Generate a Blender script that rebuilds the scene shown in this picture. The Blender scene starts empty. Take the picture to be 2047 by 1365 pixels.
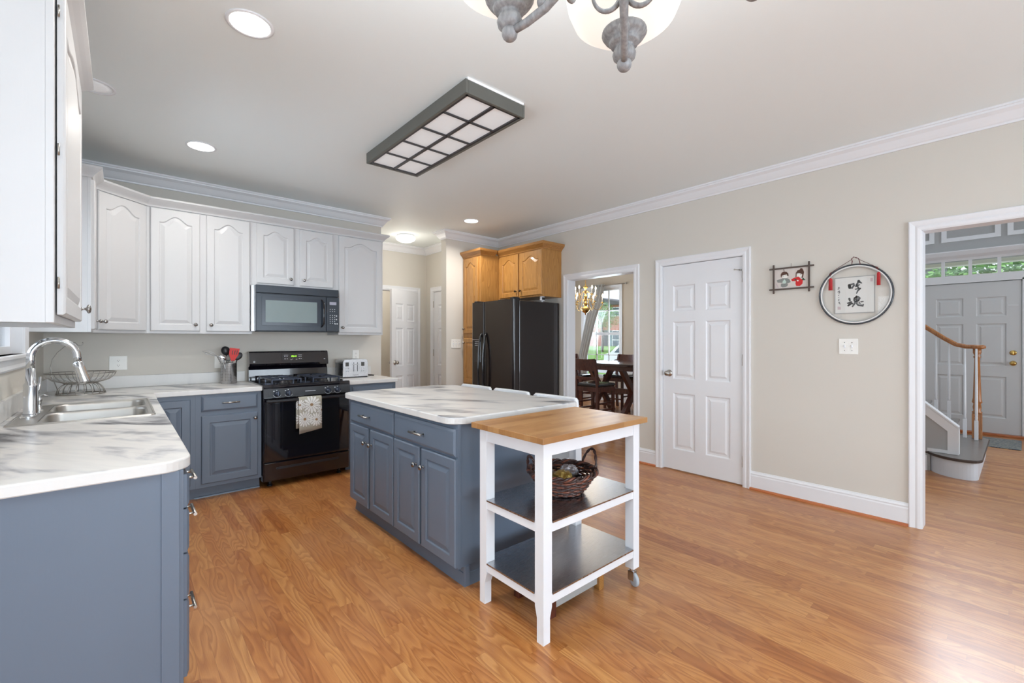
import bpy, bmesh, math, random
from mathutils import Vector, Matrix
random.seed(7)
PI = math.pi
C = bpy.context.scene.collection
SC = bpy.context.scene

# ------------------------------------------------------------------ camera, world, sun, daylight, exposure
FPX, YAW, HC, CX, CY = 892.0, math.radians(41.2), 1.30, 1023.5, 679.0
S_, C_ = math.sin(YAW), math.cos(YAW)
cam_d = bpy.data.cameras.new('camera')
cam = bpy.data.objects.new('camera', cam_d); C.objects.link(cam)
cam.location = (0, 0, HC); cam.rotation_euler = (PI/2, 0, -YAW)
cam_d.sensor_width = 36.0; cam_d.lens = 36.0*FPX/2047.0
cam_d.shift_y = -(682.5-CY)/2047.0; cam_d.clip_start = 0.02; cam_d.clip_end = 400
SC.camera = cam
vs = SC.view_settings
vs.view_transform = 'Standard'; vs.look = 'None'; vs.gamma = 1.0; vs.use_curve_mapping = False
vs.exposure = 0.46
W = bpy.data.worlds.new('daylight_sky'); SC.world = W; W.use_nodes = True
nt = W.node_tree; nt.nodes.clear()
_o = nt.nodes.new('ShaderNodeOutputWorld'); _b = nt.nodes.new('ShaderNodeBackground')
_t = nt.nodes.new('ShaderNodeTexCoord'); _s = nt.nodes.new('ShaderNodeSeparateXYZ'); _r = nt.nodes.new('ShaderNodeValToRGB')
_r.color_ramp.elements[0].position = 0.45; _r.color_ramp.elements[0].color = (.75, .8, .82, 1)
_r.color_ramp.elements[1].position = 0.9; _r.color_ramp.elements[1].color = (.62, .8, 1, 1)
_m = nt.nodes.new('ShaderNodeMath'); _m.operation = 'MULTIPLY_ADD'; _m.inputs[1].default_value = .5; _m.inputs[2].default_value = .5
nt.links.new(_t.outputs['Generated'], _s.inputs[0]); nt.links.new(_s.outputs['Z'], _m.inputs[0])
nt.links.new(_m.outputs[0], _r.inputs[0]); nt.links.new(_r.outputs[0], _b.inputs[0]); nt.links.new(_b.outputs[0], _o.inputs[0])
_b.inputs[1].default_value = 1.35
def lamp(kind, name, loc, rot, energy, color=(1, 1, 1), **k):
    d = bpy.data.lights.new(name, kind); d.energy = energy; d.color = color
    for a, v in k.items(): setattr(d, a, v)
    o = bpy.data.objects.new(name, d); C.objects.link(o); o.location = loc; o.rotation_euler = rot
    return o
def area(name, loc, direction, sx, sy, energy, color=(1, 1, 1)):
    q = Vector(direction).to_track_quat('-Z', 'Z' if abs(direction[2]) < .9 else 'Y')
    return lamp('AREA', name, loc, q.to_euler(), energy, color, shape='RECTANGLE', size=sx, size_y=sy)
SUNK = 2.2
lamp('SUN', 'sun', (0, 0, 20), (0, math.radians(-22), math.radians(12)), SUNK, (1, .97, .92), angle=math.radians(.6))
DAY = (.76, .88, 1.0)
area('daylight_patio_door', (-2.14, .77, 1.15), (1, .0, .3), 2.0, 2.0, 34, DAY)
area('daylight_south_window', (1.3, -3.34, 1.35), (0, 1, .36), 4.4, 1.9, 150, DAY)
area('daylight_sink_window', (-.60, 3.46, 1.72), (1, 0, -.15), 1.1, .95, 18, DAY)
area('daylight_foyer_window', (9.10, .45, 4.1), (-1, 0, -.35), 1.6, 1.4, 150, (.84, .92, 1.0))
area('daylight_foyer_south', (6.6, -2.93, 1.6), (0, 1, 0), 2.6, 2.0, 70, (.84, .92, 1.0))
area('daylight_dining_window', (7.95, 5.98, 1.5), (-1, 0, 0), .86, 1.7, 55, DAY)
area('daylight_dining_side', (5.9, 8.28, 1.5), (0, -1, 0), 2.0, 1.6, 90, DAY)

# ------------------------------------------------------------------ measuring: a photo pixel onto a plane of the room
def _ray(px, py):
    t = (px-CX)/FPX
    return Vector((S_+C_*t, C_-S_*t, (CY-py)/FPX))
def onX(px, py, X): r = _ray(px, py); return Vector((0, 0, HC))+r*(X/r.x)
def onY(px, py, Y): r = _ray(px, py); return Vector((0, 0, HC))+r*(Y/r.y)
def onZ(px, py, Z): r = _ray(px, py); return Vector((0, 0, HC))+r*((Z-HC)/r.z)

# ------------------------------------------------------------------ materials
MAT = {}
def new_mat(name):
    m = bpy.data.materials.new(name); m.use_nodes = True; m.node_tree.nodes.clear()
    n = m.node_tree.nodes; o = n.new('ShaderNodeOutputMaterial'); b = n.new('ShaderNodeBsdfPrincipled')
    m.node_tree.links.new(b.outputs[0], o.inputs[0]); MAT[name] = m
    return m, n, m.node_tree.links, b, o
def srgb(r, g, b):
    f = lambda c: (c/255/12.92) if c/255 <= .04045 else ((c/255+.055)/1.055)**2.4
    return (f(r), f(g), f(b), 1)
def coords(n, l, scale=(1, 1, 1), rot=(0, 0, 0), kind='Object'):
    t = n.new('ShaderNodeTexCoord'); mp = n.new('ShaderNodeMapping')
    mp.inputs['Scale'].default_value = scale; mp.inputs['Rotation'].default_value = rot
    l.new(t.outputs[kind], mp.inputs[0]); return mp
def plain(name, rgb, rough=.5, metal=0, var=.04, scale=8, bump=0, bscale=60, coat=0, spec=.5, stretch=(1, 1, 1), emit=0):
    m, n, l, b, o = new_mat(name)
    mp = coords(n, l, stretch); nz = n.new('ShaderNodeTexNoise'); nz.inputs['Scale'].default_value = scale; nz.inputs['Detail'].default_value = 3
    l.new(mp.outputs[0], nz.inputs[0])
    mx = n.new('ShaderNodeMix'); mx.data_type = 'RGBA'; c = srgb(*rgb)
    mx.inputs['A'].default_value = tuple(min(1, x*(1-var)) for x in c[:3])+(1,)
    mx.inputs['B'].default_value = tuple(min(1, x*(1+var)) for x in c[:3])+(1,)
    l.new(nz.outputs['Fac'], mx.inputs['Factor']); l.new(mx.outputs['Result'], b.inputs['Base Color'])
    b.inputs['Roughness'].default_value = rough; b.inputs['Metallic'].default_value = metal
    b.inputs['Coat Weight'].default_value = coat; b.inputs['Specular IOR Level'].default_value = spec
    if bump:
        n2 = n.new('ShaderNodeTexNoise'); n2.inputs['Scale'].default_value = bscale; l.new(mp.outputs[0], n2.inputs[0])
        bp = n.new('ShaderNodeBump'); bp.inputs['Strength'].default_value = bump; bp.inputs['Distance'].default_value = .002
        l.new(n2.outputs['Fac'], bp.inputs['Height']); l.new(bp.outputs[0], b.inputs['Normal'])
    if emit:
        b.inputs['Emission Color'].default_value = c; b.inputs['Emission Strength'].default_value = emit
    return m
def glassy(name, tint=(1, 1, 1), refl=.08, rough=.02):
    m, n, l, b, o = new_mat(name); n.remove(b)
    tr = n.new('ShaderNodeBsdfTransparent'); tr.inputs[0].default_value = (*tint, 1)
    gl = n.new('ShaderNodeBsdfGlossy'); gl.inputs['Roughness'].default_value = rough
    fr = n.new('ShaderNodeFresnel'); fr.inputs[0].default_value = 1.45
    ad = n.new('ShaderNodeMath'); ad.operation = 'ADD'; ad.inputs[1].default_value = refl; ad.use_clamp = True
    mx = n.new('ShaderNodeMixShader'); l.new(fr.outputs[0], ad.inputs[0]); l.new(ad.outputs[0], mx.inputs[0])
    l.new(tr.outputs[0], mx.inputs[1]); l.new(gl.outputs[0], mx.inputs[2]); l.new(mx.outputs[0], o.inputs[0])
    return m
def emissive(name, rgb, s):
    m, n, l, b, o = new_mat(name)
    b.inputs['Base Color'].default_value = srgb(*rgb); b.inputs['Emission Color'].default_value = srgb(*rgb)
    b.inputs['Emission Strength'].default_value = s; b.inputs['Roughness'].default_value = .4
    return m
def ramp(n, pts):
    r = n.new('ShaderNodeValToRGB'); e = r.color_ramp.elements
    while len(e) < len(pts): e.new(.5)
    for i, (p, c) in enumerate(pts): e[i].position = p; e[i].color = c
    return r
def math_node(n, l, op, a, b=None, clamp=False):
    q = n.new('ShaderNodeMath'); q.operation = op; q.use_clamp = clamp
    for i, v in enumerate((a, b)):
        if v is None: continue
        if isinstance(v, (int, float)): q.inputs[i].default_value = v
        else: l.new(v, q.inputs[i])
    return q.outputs[0]
def strip_wood(name, cols, width, length, along='Y', rough=.25, grain=.5, coat=.3, gap=.0012, gapcol=(70, 38, 20), wear=0):
    """boards of random tone laid in staggered strips, each with its own cathedral grain"""
    m, n, l, b, o = new_mat(name)
    t = n.new('ShaderNodeTexCoord'); sp = n.new('ShaderNodeSeparateXYZ'); l.new(t.outputs['Object'], sp.inputs[0])
    a_, c_ = ('Y', 'X') if along == 'Y' else ('X', 'Y')
    row = math_node(n, l, 'DIVIDE', sp.outputs[c_], width); ri = math_node(n, l, 'FLOOR', row); rf = math_node(n, l, 'FRACT', row)
    wn = n.new('ShaderNodeTexWhiteNoise'); wn.noise_dimensions = '1D'; l.new(ri, wn.inputs['W'])
    wn2 = n.new('ShaderNodeTexWhiteNoise'); wn2.noise_dimensions = '1D'; l.new(math_node(n, l, 'ADD', ri, 57.3), wn2.inputs['W'])
    ln = math_node(n, l, 'MULTIPLY_ADD', wn2.outputs['Value'], length*.8); ln.node.inputs[2].default_value = length*.6
    off = math_node(n, l, 'MULTIPLY', wn.outputs['Value'], 9.0)
    al = math_node(n, l, 'DIVIDE', math_node(n, l, 'ADD', sp.outputs[a_], off), ln)
    ai = math_node(n, l, 'FLOOR', al); af = math_node(n, l, 'FRACT', al)
    cb = n.new('ShaderNodeCombineXYZ'); l.new(ri, cb.inputs[0]); l.new(ai, cb.inputs[1])
    wb = n.new('ShaderNodeTexWhiteNoise'); wb.noise_dimensions = '2D'; l.new(cb.outputs[0], wb.inputs['Vector'])
    cr = ramp(n, [(i/(len(cols)-1), srgb(*c)) for i, c in enumerate(cols)]); l.new(wb.outputs['Value'], cr.inputs[0])
    # grain
    g = n.new('ShaderNodeCombineXYZ')
    l.new(math_node(n, l, 'MULTIPLY', sp.outputs[c_], 9.0), g.inputs[0]); l.new(math_node(n, l, 'MULTIPLY', sp.outputs[a_], 1.5), g.inputs[1])
    l.new(math_node(n, l, 'MULTIPLY', wb.outputs['Value'], 40.0), g.inputs[2])
    nz = n.new('ShaderNodeTexNoise'); nz.inputs['Scale'].default_value = 1.0; nz.inputs['Detail'].default_value = 1.5; l.new(g.outputs[0], nz.inputs[0])
    bands = math_node(n, l, 'FRACT', math_node(n, l, 'MULTIPLY', nz.outputs['Fac'], 15.0))
    line = ramp(n, [(0, (1, 1, 1, 1)), (.45, (.35, .35, .35, 1)), (.8, (0, 0, 0, 1)), (1, (.9, .9, .9, 1))]); l.new(bands, line.inputs[0])
    g2 = n.new('ShaderNodeCombineXYZ')
    l.new(math_node(n, l, 'MULTIPLY', sp.outputs[c_], 420.0), g2.inputs[0]); l.new(math_node(n, l, 'MULTIPLY', sp.outputs[a_], 14.0), g2.inputs[1]); l.new(wb.outputs['Value'], g2.inputs[2])
    nf = n.new('ShaderNodeTexNoise'); nf.inputs['Scale'].default_value = 1; nf.inputs['Detail'].default_value = 2; l.new(g2.outputs[0], nf.inputs[0])
    gr = math_node(n, l, 'MULTIPLY', line.outputs[0], grain*.42)
    gr2 = math_node(n, l, 'MULTIPLY', nf.outputs['Fac'], grain*.35)
    tot = math_node(n, l, 'ADD', gr, gr2, True)
    dk = n.new('ShaderNodeMix'); dk.data_type = 'RGBA'; dk.blend_type = 'MULTIPLY'
    l.new(tot, dk.inputs['Factor']); l.new(cr.outputs[0], dk.inputs['A']); dk.inputs['B'].default_value = (.50, .33, .22, 1)
    col = dk.outputs['Result']
    # joints
    e1 = math_node(n, l, 'MINIMUM', rf, math_node(n, l, 'SUBTRACT', 1.0, rf)); e1 = math_node(n, l, 'MULTIPLY', e1, width)
    e2 = math_node(n, l, 'MINIMUM', af, math_node(n, l, 'SUBTRACT', 1.0, af)); e2 = math_node(n, l, 'MULTIPLY', e2, ln)
    e = math_node(n, l, 'MINIMUM', e1, e2); gp = math_node(n, l, 'LESS_THAN', e, gap*.5)
    mg = n.new('ShaderNodeMix'); mg.data_type = 'RGBA'; l.new(math_node(n, l, 'MULTIPLY', gp, .32), mg.inputs['Factor']); l.new(col, mg.inputs['A']); mg.inputs['B'].default_value = srgb(*gapcol)
    col = mg.outputs['Result']
    if wear:
        wz = n.new('ShaderNodeTexNoise'); wz.inputs['Scale'].default_value = 1.1; wz.inputs['Detail'].default_value = 4; l.new(t.outputs['Object'], wz.inputs[0])
        wr = ramp(n, [(.45, (0, 0, 0, 1)), (.7, (wear, wear, wear, 1))]); l.new(wz.outputs['Fac'], wr.inputs[0])
        mw = n.new('ShaderNodeMix'); mw.data_type = 'RGBA'; l.new(wr.outputs[0], mw.inputs['Factor']); l.new(col, mw.inputs['A']); mw.inputs['B'].default_value = srgb(214, 168, 128)
        col = mw.outputs['Result']
    l.new(col, b.inputs['Base Color'])
    rr = n.new('ShaderNodeTexNoise'); rr.inputs['Scale'].default_value = 2.2; rr.inputs['Detail'].default_value = 4; l.new(t.outputs['Object'], rr.inputs[0])
    ro = math_node(n, l, 'MULTIPLY_ADD', rr.outputs['Fac'], .14); ro.node.inputs[2].default_value = rough-.07
    l.new(ro, b.inputs['Roughness']); b.inputs['Coat Weight'].default_value = coat; b.inputs['Coat Roughness'].default_value = .22
    bp = n.new('ShaderNodeBump'); bp.inputs['Strength'].default_value = .12; bp.inputs['Distance'].default_value = .0008
    hh = math_node(n, l, 'SUBTRACT', math_node(n, l, 'MULTIPLY', nf.outputs['Fac'], .4), gp); l.new(hh, bp.inputs['Height']); l.new(bp.outputs[0], b.inputs['Normal'])
    return m
def grain_wood(name, c1, c2, axis='Z', rough=.4, scale=1.0, coat=.2):
    m, n, l, b, o = new_mat(name)
    s = {'Z': (14, 14, .9), 'Y': (14, .9, 14), 'X': (.9, 14, 14)}[axis]
    mp = coords(n, l, tuple(v*scale for v in s)); nz = n.new('ShaderNodeTexNoise'); nz.inputs['Scale'].default_value = 1.3; nz.inputs['Detail'].default_value = 2
    l.new(mp.outputs[0], nz.inputs[0])
    band = math_node(n, l, 'FRACT', math_node(n, l, 'MULTIPLY', nz.outputs['Fac'], 9.0))
    mp2 = coords(n, l, tuple(v*scale*14 for v in s)); nf = n.new('ShaderNodeTexNoise'); nf.inputs['Scale'].default_value = 1; l.new(mp2.outputs[0], nf.inputs[0])
    f = math_node(n, l, 'MULTIPLY_ADD', band, .45); f.node.inputs[2].default_value = 0.0
    f = math_node(n, l, 'ADD', f, math_node(n, l, 'MULTIPLY', nf.outputs['Fac'], .45))
    r = ramp(n, [(.15, srgb(*c1)), (.85, srgb(*c2))]); l.new(f, r.inputs[0]); l.new(r.outputs[0], b.inputs['Base Color'])
    b.inputs['Roughness'].default_value = rough; b.inputs['Coat Weight'].default_value = coat
    return m
def marble(name):
    m, n, l, b, o = new_mat(name)
    mp = coords(n, l, (1, 1, 1), (0, 0, math.radians(58)))
    def nz(sc, scale, det, dist=0):
        q = n.new('ShaderNodeMapping'); q.inputs['Scale'].default_value = sc; l.new(mp.outputs[0], q.inputs[0])
        z = n.new('ShaderNodeTexNoise'); z.inputs['Scale'].default_value = scale; z.inputs['Detail'].default_value = det; z.inputs['Distortion'].default_value = dist
        l.new(q.outputs[0], z.inputs[0]); return z.outputs['Fac']
    broad = nz((1.1, 3.2, 1), 1.7, 5, .9); fine = nz((2.6, 17, 1), 2.0, 7, .6)
    r1 = ramp(n, [(.50, (0, 0, 0, 1)), (.72, (1, 1, 1, 1))]); l.new(broad, r1.inputs[0])
    r2 = ramp(n, [(.40, (0, 0, 0, 1)), (.72, (1, 1, 1, 1))]); l.new(fine, r2.inputs[0])
    v = math_node(n, l, 'MULTIPLY', r1.outputs[0], math_node(n, l, 'MULTIPLY_ADD', r2.outputs[0], .8)); v.node.inputs[1].default_value
    v2 = math_node(n, l, 'ADD', v, math_node(n, l, 'MULTIPLY', r2.outputs[0], .10), True)
    v3 = math_node(n, l, 'ADD', v2, math_node(n, l, 'MULTIPLY', r1.outputs[0], .30), True)
    ge = n.new('ShaderNodeNewGeometry'); sn = n.new('ShaderNodeSeparateXYZ'); l.new(ge.outputs['Normal'], sn.inputs[0]); v3 = math_node(n, l, 'MULTIPLY', v3, math_node(n, l, 'MULTIPLY_ADD', math_node(n, l, 'ABSOLUTE', sn.outputs['Z']), .9)); v3.node.inputs[1].links[0].from_node.inputs[2].default_value = .1
    c = ramp(n, [(0, srgb(224, 222, 219)), (.3, srgb(194, 194, 196)), (1, srgb(84, 84, 92))]); l.new(v3, c.inputs[0])
    l.new(c.outputs[0], b.inputs['Base Color']); b.inputs['Roughness'].default_value = .28
    return m
def brushed(name, rgb, rough=.3, stretch=(1, 60, 1), scale=30):
    m, n, l, b, o = new_mat(name); mp = coords(n, l, stretch); z = n.new('ShaderNodeTexNoise'); z.inputs['Scale'].default_value = scale; z.inputs['Detail'].default_value = 3
    l.new(mp.outputs[0], z.inputs[0]); b.inputs['Base Color'].default_value = srgb(*rgb); b.inputs['Metallic'].default_value = 1
    q = math_node(n, l, 'MULTIPLY_ADD', z.outputs['Fac'], .18); q.node.inputs[2].default_value = rough-.09; l.new(q, b.inputs['Roughness'])
    return m
def brick(name):
    m, n, l, b, o = new_mat(name); t = n.new('ShaderNodeTexCoord'); s = n.new('ShaderNodeSeparateXYZ'); c = n.new('ShaderNodeCombineXYZ')
    l.new(t.outputs['Object'], s.inputs[0]); l.new(s.outputs['Y'], c.inputs[0]); l.new(s.outputs['Z'], c.inputs[1])
    k = n.new('ShaderNodeTexBrick'); k.inputs['Scale'].default_value = 1; k.inputs['Brick Width'].default_value = .23; k.inputs['Row Height'].default_value = .08
    k.inputs['Mortar Size'].default_value = .008; k.inputs['Color1'].default_value = srgb(186, 92, 70); k.inputs['Color2'].default_value = srgb(205, 122, 96); k.inputs['Mortar'].default_value = srgb(205, 190, 178)
    l.new(c.outputs[0], k.inputs[0]); l.new(k.outputs[0], b.inputs['Base Color']); b.inputs['Roughness'].default_value = .9
    return m

wall_p = plain('wall_paint', (216, 211, 202), .75, var=.012, scale=1.5, bump=.12, bscale=220)
ceil_p = plain('ceiling_paint', (240, 246, 246), .6, var=.008, scale=1.2, bump=.05, bscale=200)
trim_p = plain('trim_paint', (236, 237, 240), .35, var=.01)
white_c = plain('white_cabinet_paint', (206, 206, 207), .38, var=.02, scale=5, bump=.08, bscale=90, stretch=(1, 1, .15))
blue_c = plain('blue_grey_cabinet_paint', (103, 115, 131), .36, var=.04, scale=4, bump=.1, bscale=90, stretch=(1, 1, .2))
gray_p = plain('grey_foyer_paint', (178, 178, 178), .6, var=.015)
fdoor_p = plain('pale_grey_door_paint', (214, 215, 216), .35, var=.01)
floor_m = strip_wood('oak_strip_floor', [(178, 112, 58), (196, 132, 72), (206, 144, 82), (214, 156, 94), (202, 138, 78), (194, 128, 68), (210, 150, 90), (184, 118, 64)], .0572, .85, 'Y', .34, 1.15, .22, wear=.25)
shoe_m = grain_wood('stained_shoe_wood', (176, 92, 48), (206, 130, 78), 'Y')
oak_m = grain_wood('golden_oak', (158, 108, 52), (198, 146, 80), 'Z', .35)
oakx_m = grain_wood('golden_oak_crosswise', (152, 102, 50), (190, 138, 76), 'Y', .35)
rail_m = grain_wood('handrail_oak', (150, 92, 48), (196, 136, 84), 'Z', .35)
butcher_m = strip_wood('butcher_block', [(156, 110, 66), (176, 130, 82), (184, 140, 92), (166, 120, 72)], .042, .5, 'X', .38, .28, .1, gap=.0006, gapcol=(140, 92, 50))
dark_m = grain_wood('espresso_wood', (58, 26, 20), (112, 58, 44), 'Z', .3, coat=.4)
darky_m = grain_wood('espresso_wood_top', (44, 26, 26), (78, 48, 44), 'Y', .16, coat=.5)
mirro_m = marble('marble_laminate')
tread_m = plain('worn_grey_tread', (128, 122, 118), .3, var=.15, scale=7)
nose_m = plain('dark_nosing', (72, 58, 52), .35)
black_m = plain('black_enamel', (15, 13, 20), .1, coat=.8, var=.1)
blackm_m = plain('black_satin', (30, 31, 36), .32, var=.1, bump=.25, bscale=500)
fridge_m = plain('black_textured_fridge', (30, 22, 21), .2, var=.12, bump=.08, bscale=420, coat=.6)
ovglass_m = plain('oven_glass', (8, 7, 16), .05, coat=1, var=.1)
slate_m = plain('slate_microwave', (38, 47, 58), .26, var=.05)
mwglass_m = plain('microwave_screen', (118, 132, 132), .25, var=.05, bump=.2, bscale=900)
steel_m = brushed('brushed_steel', (196, 196, 198), .28, (60, 1, 1))
sink_m = brushed('sink_steel', (190, 188, 184), .36, (1, 40, 1))
shelf_m = brushed('shelf_steel', (185, 185, 188), .26, (1, 60, 1), 20)
chrome_m = plain('chrome', (225, 227, 230), .16, 1, var=.02)
nickel_m = plain('satin_nickel', (178, 174, 168), .28, 1, var=.03)
knob_m = plain('pewter_knob', (158, 155, 152), .22, 1, var=.05)
brass_m = plain('polished_brass', (214, 176, 104), .16, 1, var=.05)
pewter_m = plain('weathered_pewter_finish', (150, 150, 151), .55, .15, var=.6, scale=130, bump=.3, bscale=140, stretch=(1, 1, .3))
fixture_m = plain('olive_grey_wood_frame', (98, 98, 92), .45, var=.06)
fixture_d = plain('dark_grille', (58, 56, 58), .45)
fluo_m = plain('frosted_acrylic', (240, 242, 244), .45, var=.01, emit=.12)
lampon_m = emissive('lit_lamp_lens', (255, 252, 246), 6.0)
bulb_m = emissive('candle_bulb', (255, 232, 196), 9.0)
bowl_m = emissive('alabaster_glass', (250, 249, 243), .42)
flush_m = emissive('lit_opal_glass', (255, 250, 240), 1.6)
glass_m = glassy('window_glass'); pglass_m = glassy('picture_glass', (1, 1, 1), .03)
plate_m = plain('ivory_plate', (246, 245, 240), .35); slot_m = plain('dark_slot', (70, 68, 64), .5)
plastic_w = plain('white_plastic', (236, 238, 242), .3)
red_m = plain('red_silicone', (214, 50, 46), .4); blkplas_m = plain('black_nylon', (30, 30, 34), .35)
cush_m = plain('blue_black_cushion', (28, 34, 46), .22, coat=.4)
curt_m = plain('silver_curtain', (205, 206, 206), .5, var=.06)
lawn_m = plain('lawn_grass', (112, 150, 70), .9, var=.25, scale=2)
leaf_m = plain('leaf_green', (108, 156, 70), .6, var=.5, scale=1.5); bark_m = plain('bark', (92, 74, 60), .9, var=.3)
asph_m = plain('street_asphalt', (170, 170, 172), .9, var=.1)
brick_m = brick('red_brick'); siding_m = plain('cream_siding', (222, 220, 200), .6); roof_m = plain('grey_shingle', (96, 96, 100), .9, var=.2)
wglass_m = plain('dark_house_window', (70, 92, 108), .1, coat=.6); carw_m = plain('white_car_paint', (232, 236, 240), .2, coat=.8)
paper_m = plain('picture_paper', (226, 226, 222), .6, var=.01); cream_m = plain('rice_paper', (216, 207, 200), .7, var=.03)
ink_m = plain('ink', (86, 87, 88), .6); seal_m = plain('faded_seal', (206, 188, 190), .6); mat_g = plain('grey_mount', (172, 172, 170), .6)
bar_m = plain('dark_bamboo', (84, 70, 62), .5, var=.2); skin_m = plain('paper_white', (240, 238, 230), .7); brown_m = plain('brown_hair', (86, 56, 44), .7)
greykim_m = plain('grey_kimono', (138, 142, 138), .7, var=.35, scale=200); redkim_m = plain('red_kimono', (214, 44, 46), .7); teal_m = plain('pale_teal', (196, 216, 206), .7)
green_m = plain('dark_green', (60, 92, 68), .7); ring_m = plain('dark_blue_black_ring', (44, 50, 58), .25, coat=.5); ringw_m = plain('white_ring', (232, 232, 230), .4)
cord_m = plain('maroon_cord', (96, 40, 40), .7); tassel_m = plain('red_tassel', (186, 44, 48), .7, var=.2, scale=120)
wick_m = plain('dark_wicker', (64, 42, 38), .4, var=.5, scale=60, coat=.3); wick2_m = plain('brown_wicker', (122, 68, 48), .4, var=.4, scale=60, coat=.3)
foil_m = plain('silver_wrapper', (188, 190, 196), .25, .6, var=.3, scale=80); gold_m = plain('gold_wrapper', (186, 160, 88), .3, .6, var=.4, scale=80)
lcd_m = emissive('green_clock_digits', (170, 255, 60), 1.4); panelmark_m = plain('panel_marking', (196, 200, 206), .5)
rug_m = None
warm_p = plain('warm_cream_paint', (228, 222, 212), .7)
# ------------------------------------------------------------------ mesh helpers
ORG = {}
class MB:
    def __init__(self): self.bm = bmesh.new(); self.mi = 0
    def _m(self, fs, smooth=False):
        for f in fs: f.material_index = self.mi; f.smooth = smooth
        return fs
    def face(self, pts, smooth=False):
        v = [self.bm.verts.new(p) for p in pts]; return self._m([self.bm.faces.new(v)], smooth)
    def box(self, x0, y0, z0, x1, y1, z1, bev=0, M=None):
        x0, x1 = sorted((x0, x1)); y0, y1 = sorted((y0, y1)); z0, z1 = sorted((z0, z1))
        t = bmesh.new(); bmesh.ops.create_cube(t, size=1)
        for v in t.verts: v.co = Vector((x0+(v.co.x+.5)*(x1-x0), y0+(v.co.y+.5)*(y1-y0), z0+(v.co.z+.5)*(z1-z0)))
        bev = min(bev, .49*min(x1-x0, y1-y0, z1-z0))
        if bev > 0: bmesh.ops.bevel(t, geom=t.edges[:], offset=bev, segments=2, profile=.5, affect='EDGES')
        self.add(t, M); return self
    def add(self, t, M=None, smooth=None):
        mp = {}
        for v in t.verts: mp[v] = self.bm.verts.new(M @ v.co if M else v.co)
        for f in t.faces:
            try: g = self.bm.faces.new([mp[v] for v in f.verts])
            except ValueError: continue
            g.material_index = self.mi; g.smooth = f.smooth if smooth is None else smooth
        t.free()
    def loops(self, L, close=True, smooth=False, cap0=False, cap1=False):
        R = [[self.bm.verts.new(p) for p in l] for l in L]; n = len(R[0])
        for a, b in zip(R, R[1:]):
            for i in range(n if close else n-1):
                j = (i+1) % n
                try: self._m([self.bm.faces.new((a[i], a[j], b[j], b[i]))], smooth)
                except ValueError: pass
        if cap0: self._m([self.bm.faces.new(R[0][::-1])])
        if cap1: self._m([self.bm.faces.new(R[-1])])
        return R
    def lathe(self, prof, o=(0, 0, 0), axis=(0, 0, 1), seg=24, smooth=True, sx=1, sy=1):
        z = Vector(axis).normalized(); q = z.to_track_quat('Z', 'Y'); o = Vector(o); L = []
        for r, h in prof:
            r = max(r, 1e-5)
            L.append([o+q @ Vector((r*sx*math.cos(2*PI*i/seg), r*sy*math.sin(2*PI*i/seg), h)) for i in range(seg)])
        self.loops(L, True, smooth, prof[0][0] > 1e-4, prof[-1][0] > 1e-4); return self
    def cyl(self, p0, p1, r, r1=None, seg=16, smooth=True):
        p0, p1 = Vector(p0), Vector(p1); r1 = r if r1 is None else r1
        return self.lathe([(r, 0), (r1, (p1-p0).length)], p0, p1-p0, seg, smooth)
    def tube(self, pts, r, seg=8, closed=False, smooth=True, flat=1.0):
        P = [Vector(p) for p in pts]; n = len(P); L = []; up = None
        rs = r if isinstance(r, (list, tuple)) else [r]*n
        for i in range(n):
            a = P[i-1] if (i > 0 or closed) else P[i]; b = P[(i+1) % n] if (i < n-1 or closed) else P[i]
            t = (b-a).normalized()
            if up is None: up = t.orthogonal().normalized()
            up = (up - t*up.dot(t)); up = up.normalized() if up.length > 1e-6 else t.orthogonal().normalized()
            s = t.cross(up)
            L.append([P[i]+up*rs[i]*math.cos(2*PI*k/seg)+s*rs[i]*flat*math.sin(2*PI*k/seg) for k in range(seg)])
        if closed: L.append(L[0])
        self.loops(L, True, smooth, not closed, not closed); return self
    def ball(self, c, r, seg=16, rings=10, s=(1, 1, 1)):
        t = bmesh.new(); bmesh.ops.create_uvsphere(t, u_segments=seg, v_segments=rings, radius=r)
        M = Matrix.Translation(c) @ Matrix.Diagonal((*s, 1)); self.add(t, M, True); return self
    def prism(self, poly, h0, h1, M=None, smooth=False):
        """polygon in (x,y) extruded h0..h1 along z, then M"""
        M = M or Matrix.Identity(4)
        self.loops([[M @ Vector((x, y, h0)) for x, y in poly], [M @ Vector((x, y, h1)) for x, y in poly]], True, smooth, True, True); return self
    def sweep(self, path, prof, z=0, closed=False, side=1):
        """profile (out, up) along a level path; out points to the right of travel"""
        P = [Vector(p) for p in path]; n = len(P); L = []
        for i in range(n):
            d0 = (P[i]-P[i-1]).normalized() if (i > 0 or closed) else None
            d1 = (P[(i+1) % n]-P[i]).normalized() if (i < n-1 or closed) else None
            d0 = d0 or d1; d1 = d1 or d0
            n0 = Vector((d0.y, -d0.x))*side; n1 = Vector((d1.y, -d1.x))*side
            b = n0+n1; b = b/ max(1e-6, (b.dot(n0))) if b.length > 1e-6 else n0
            L.append([(P[i].x+b.x*u, P[i].y+b.y*u, z+v) for u, v in prof])
        if closed: L.append(L[0])
        self.loops(L, True, False, not closed, not closed); return self
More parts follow.
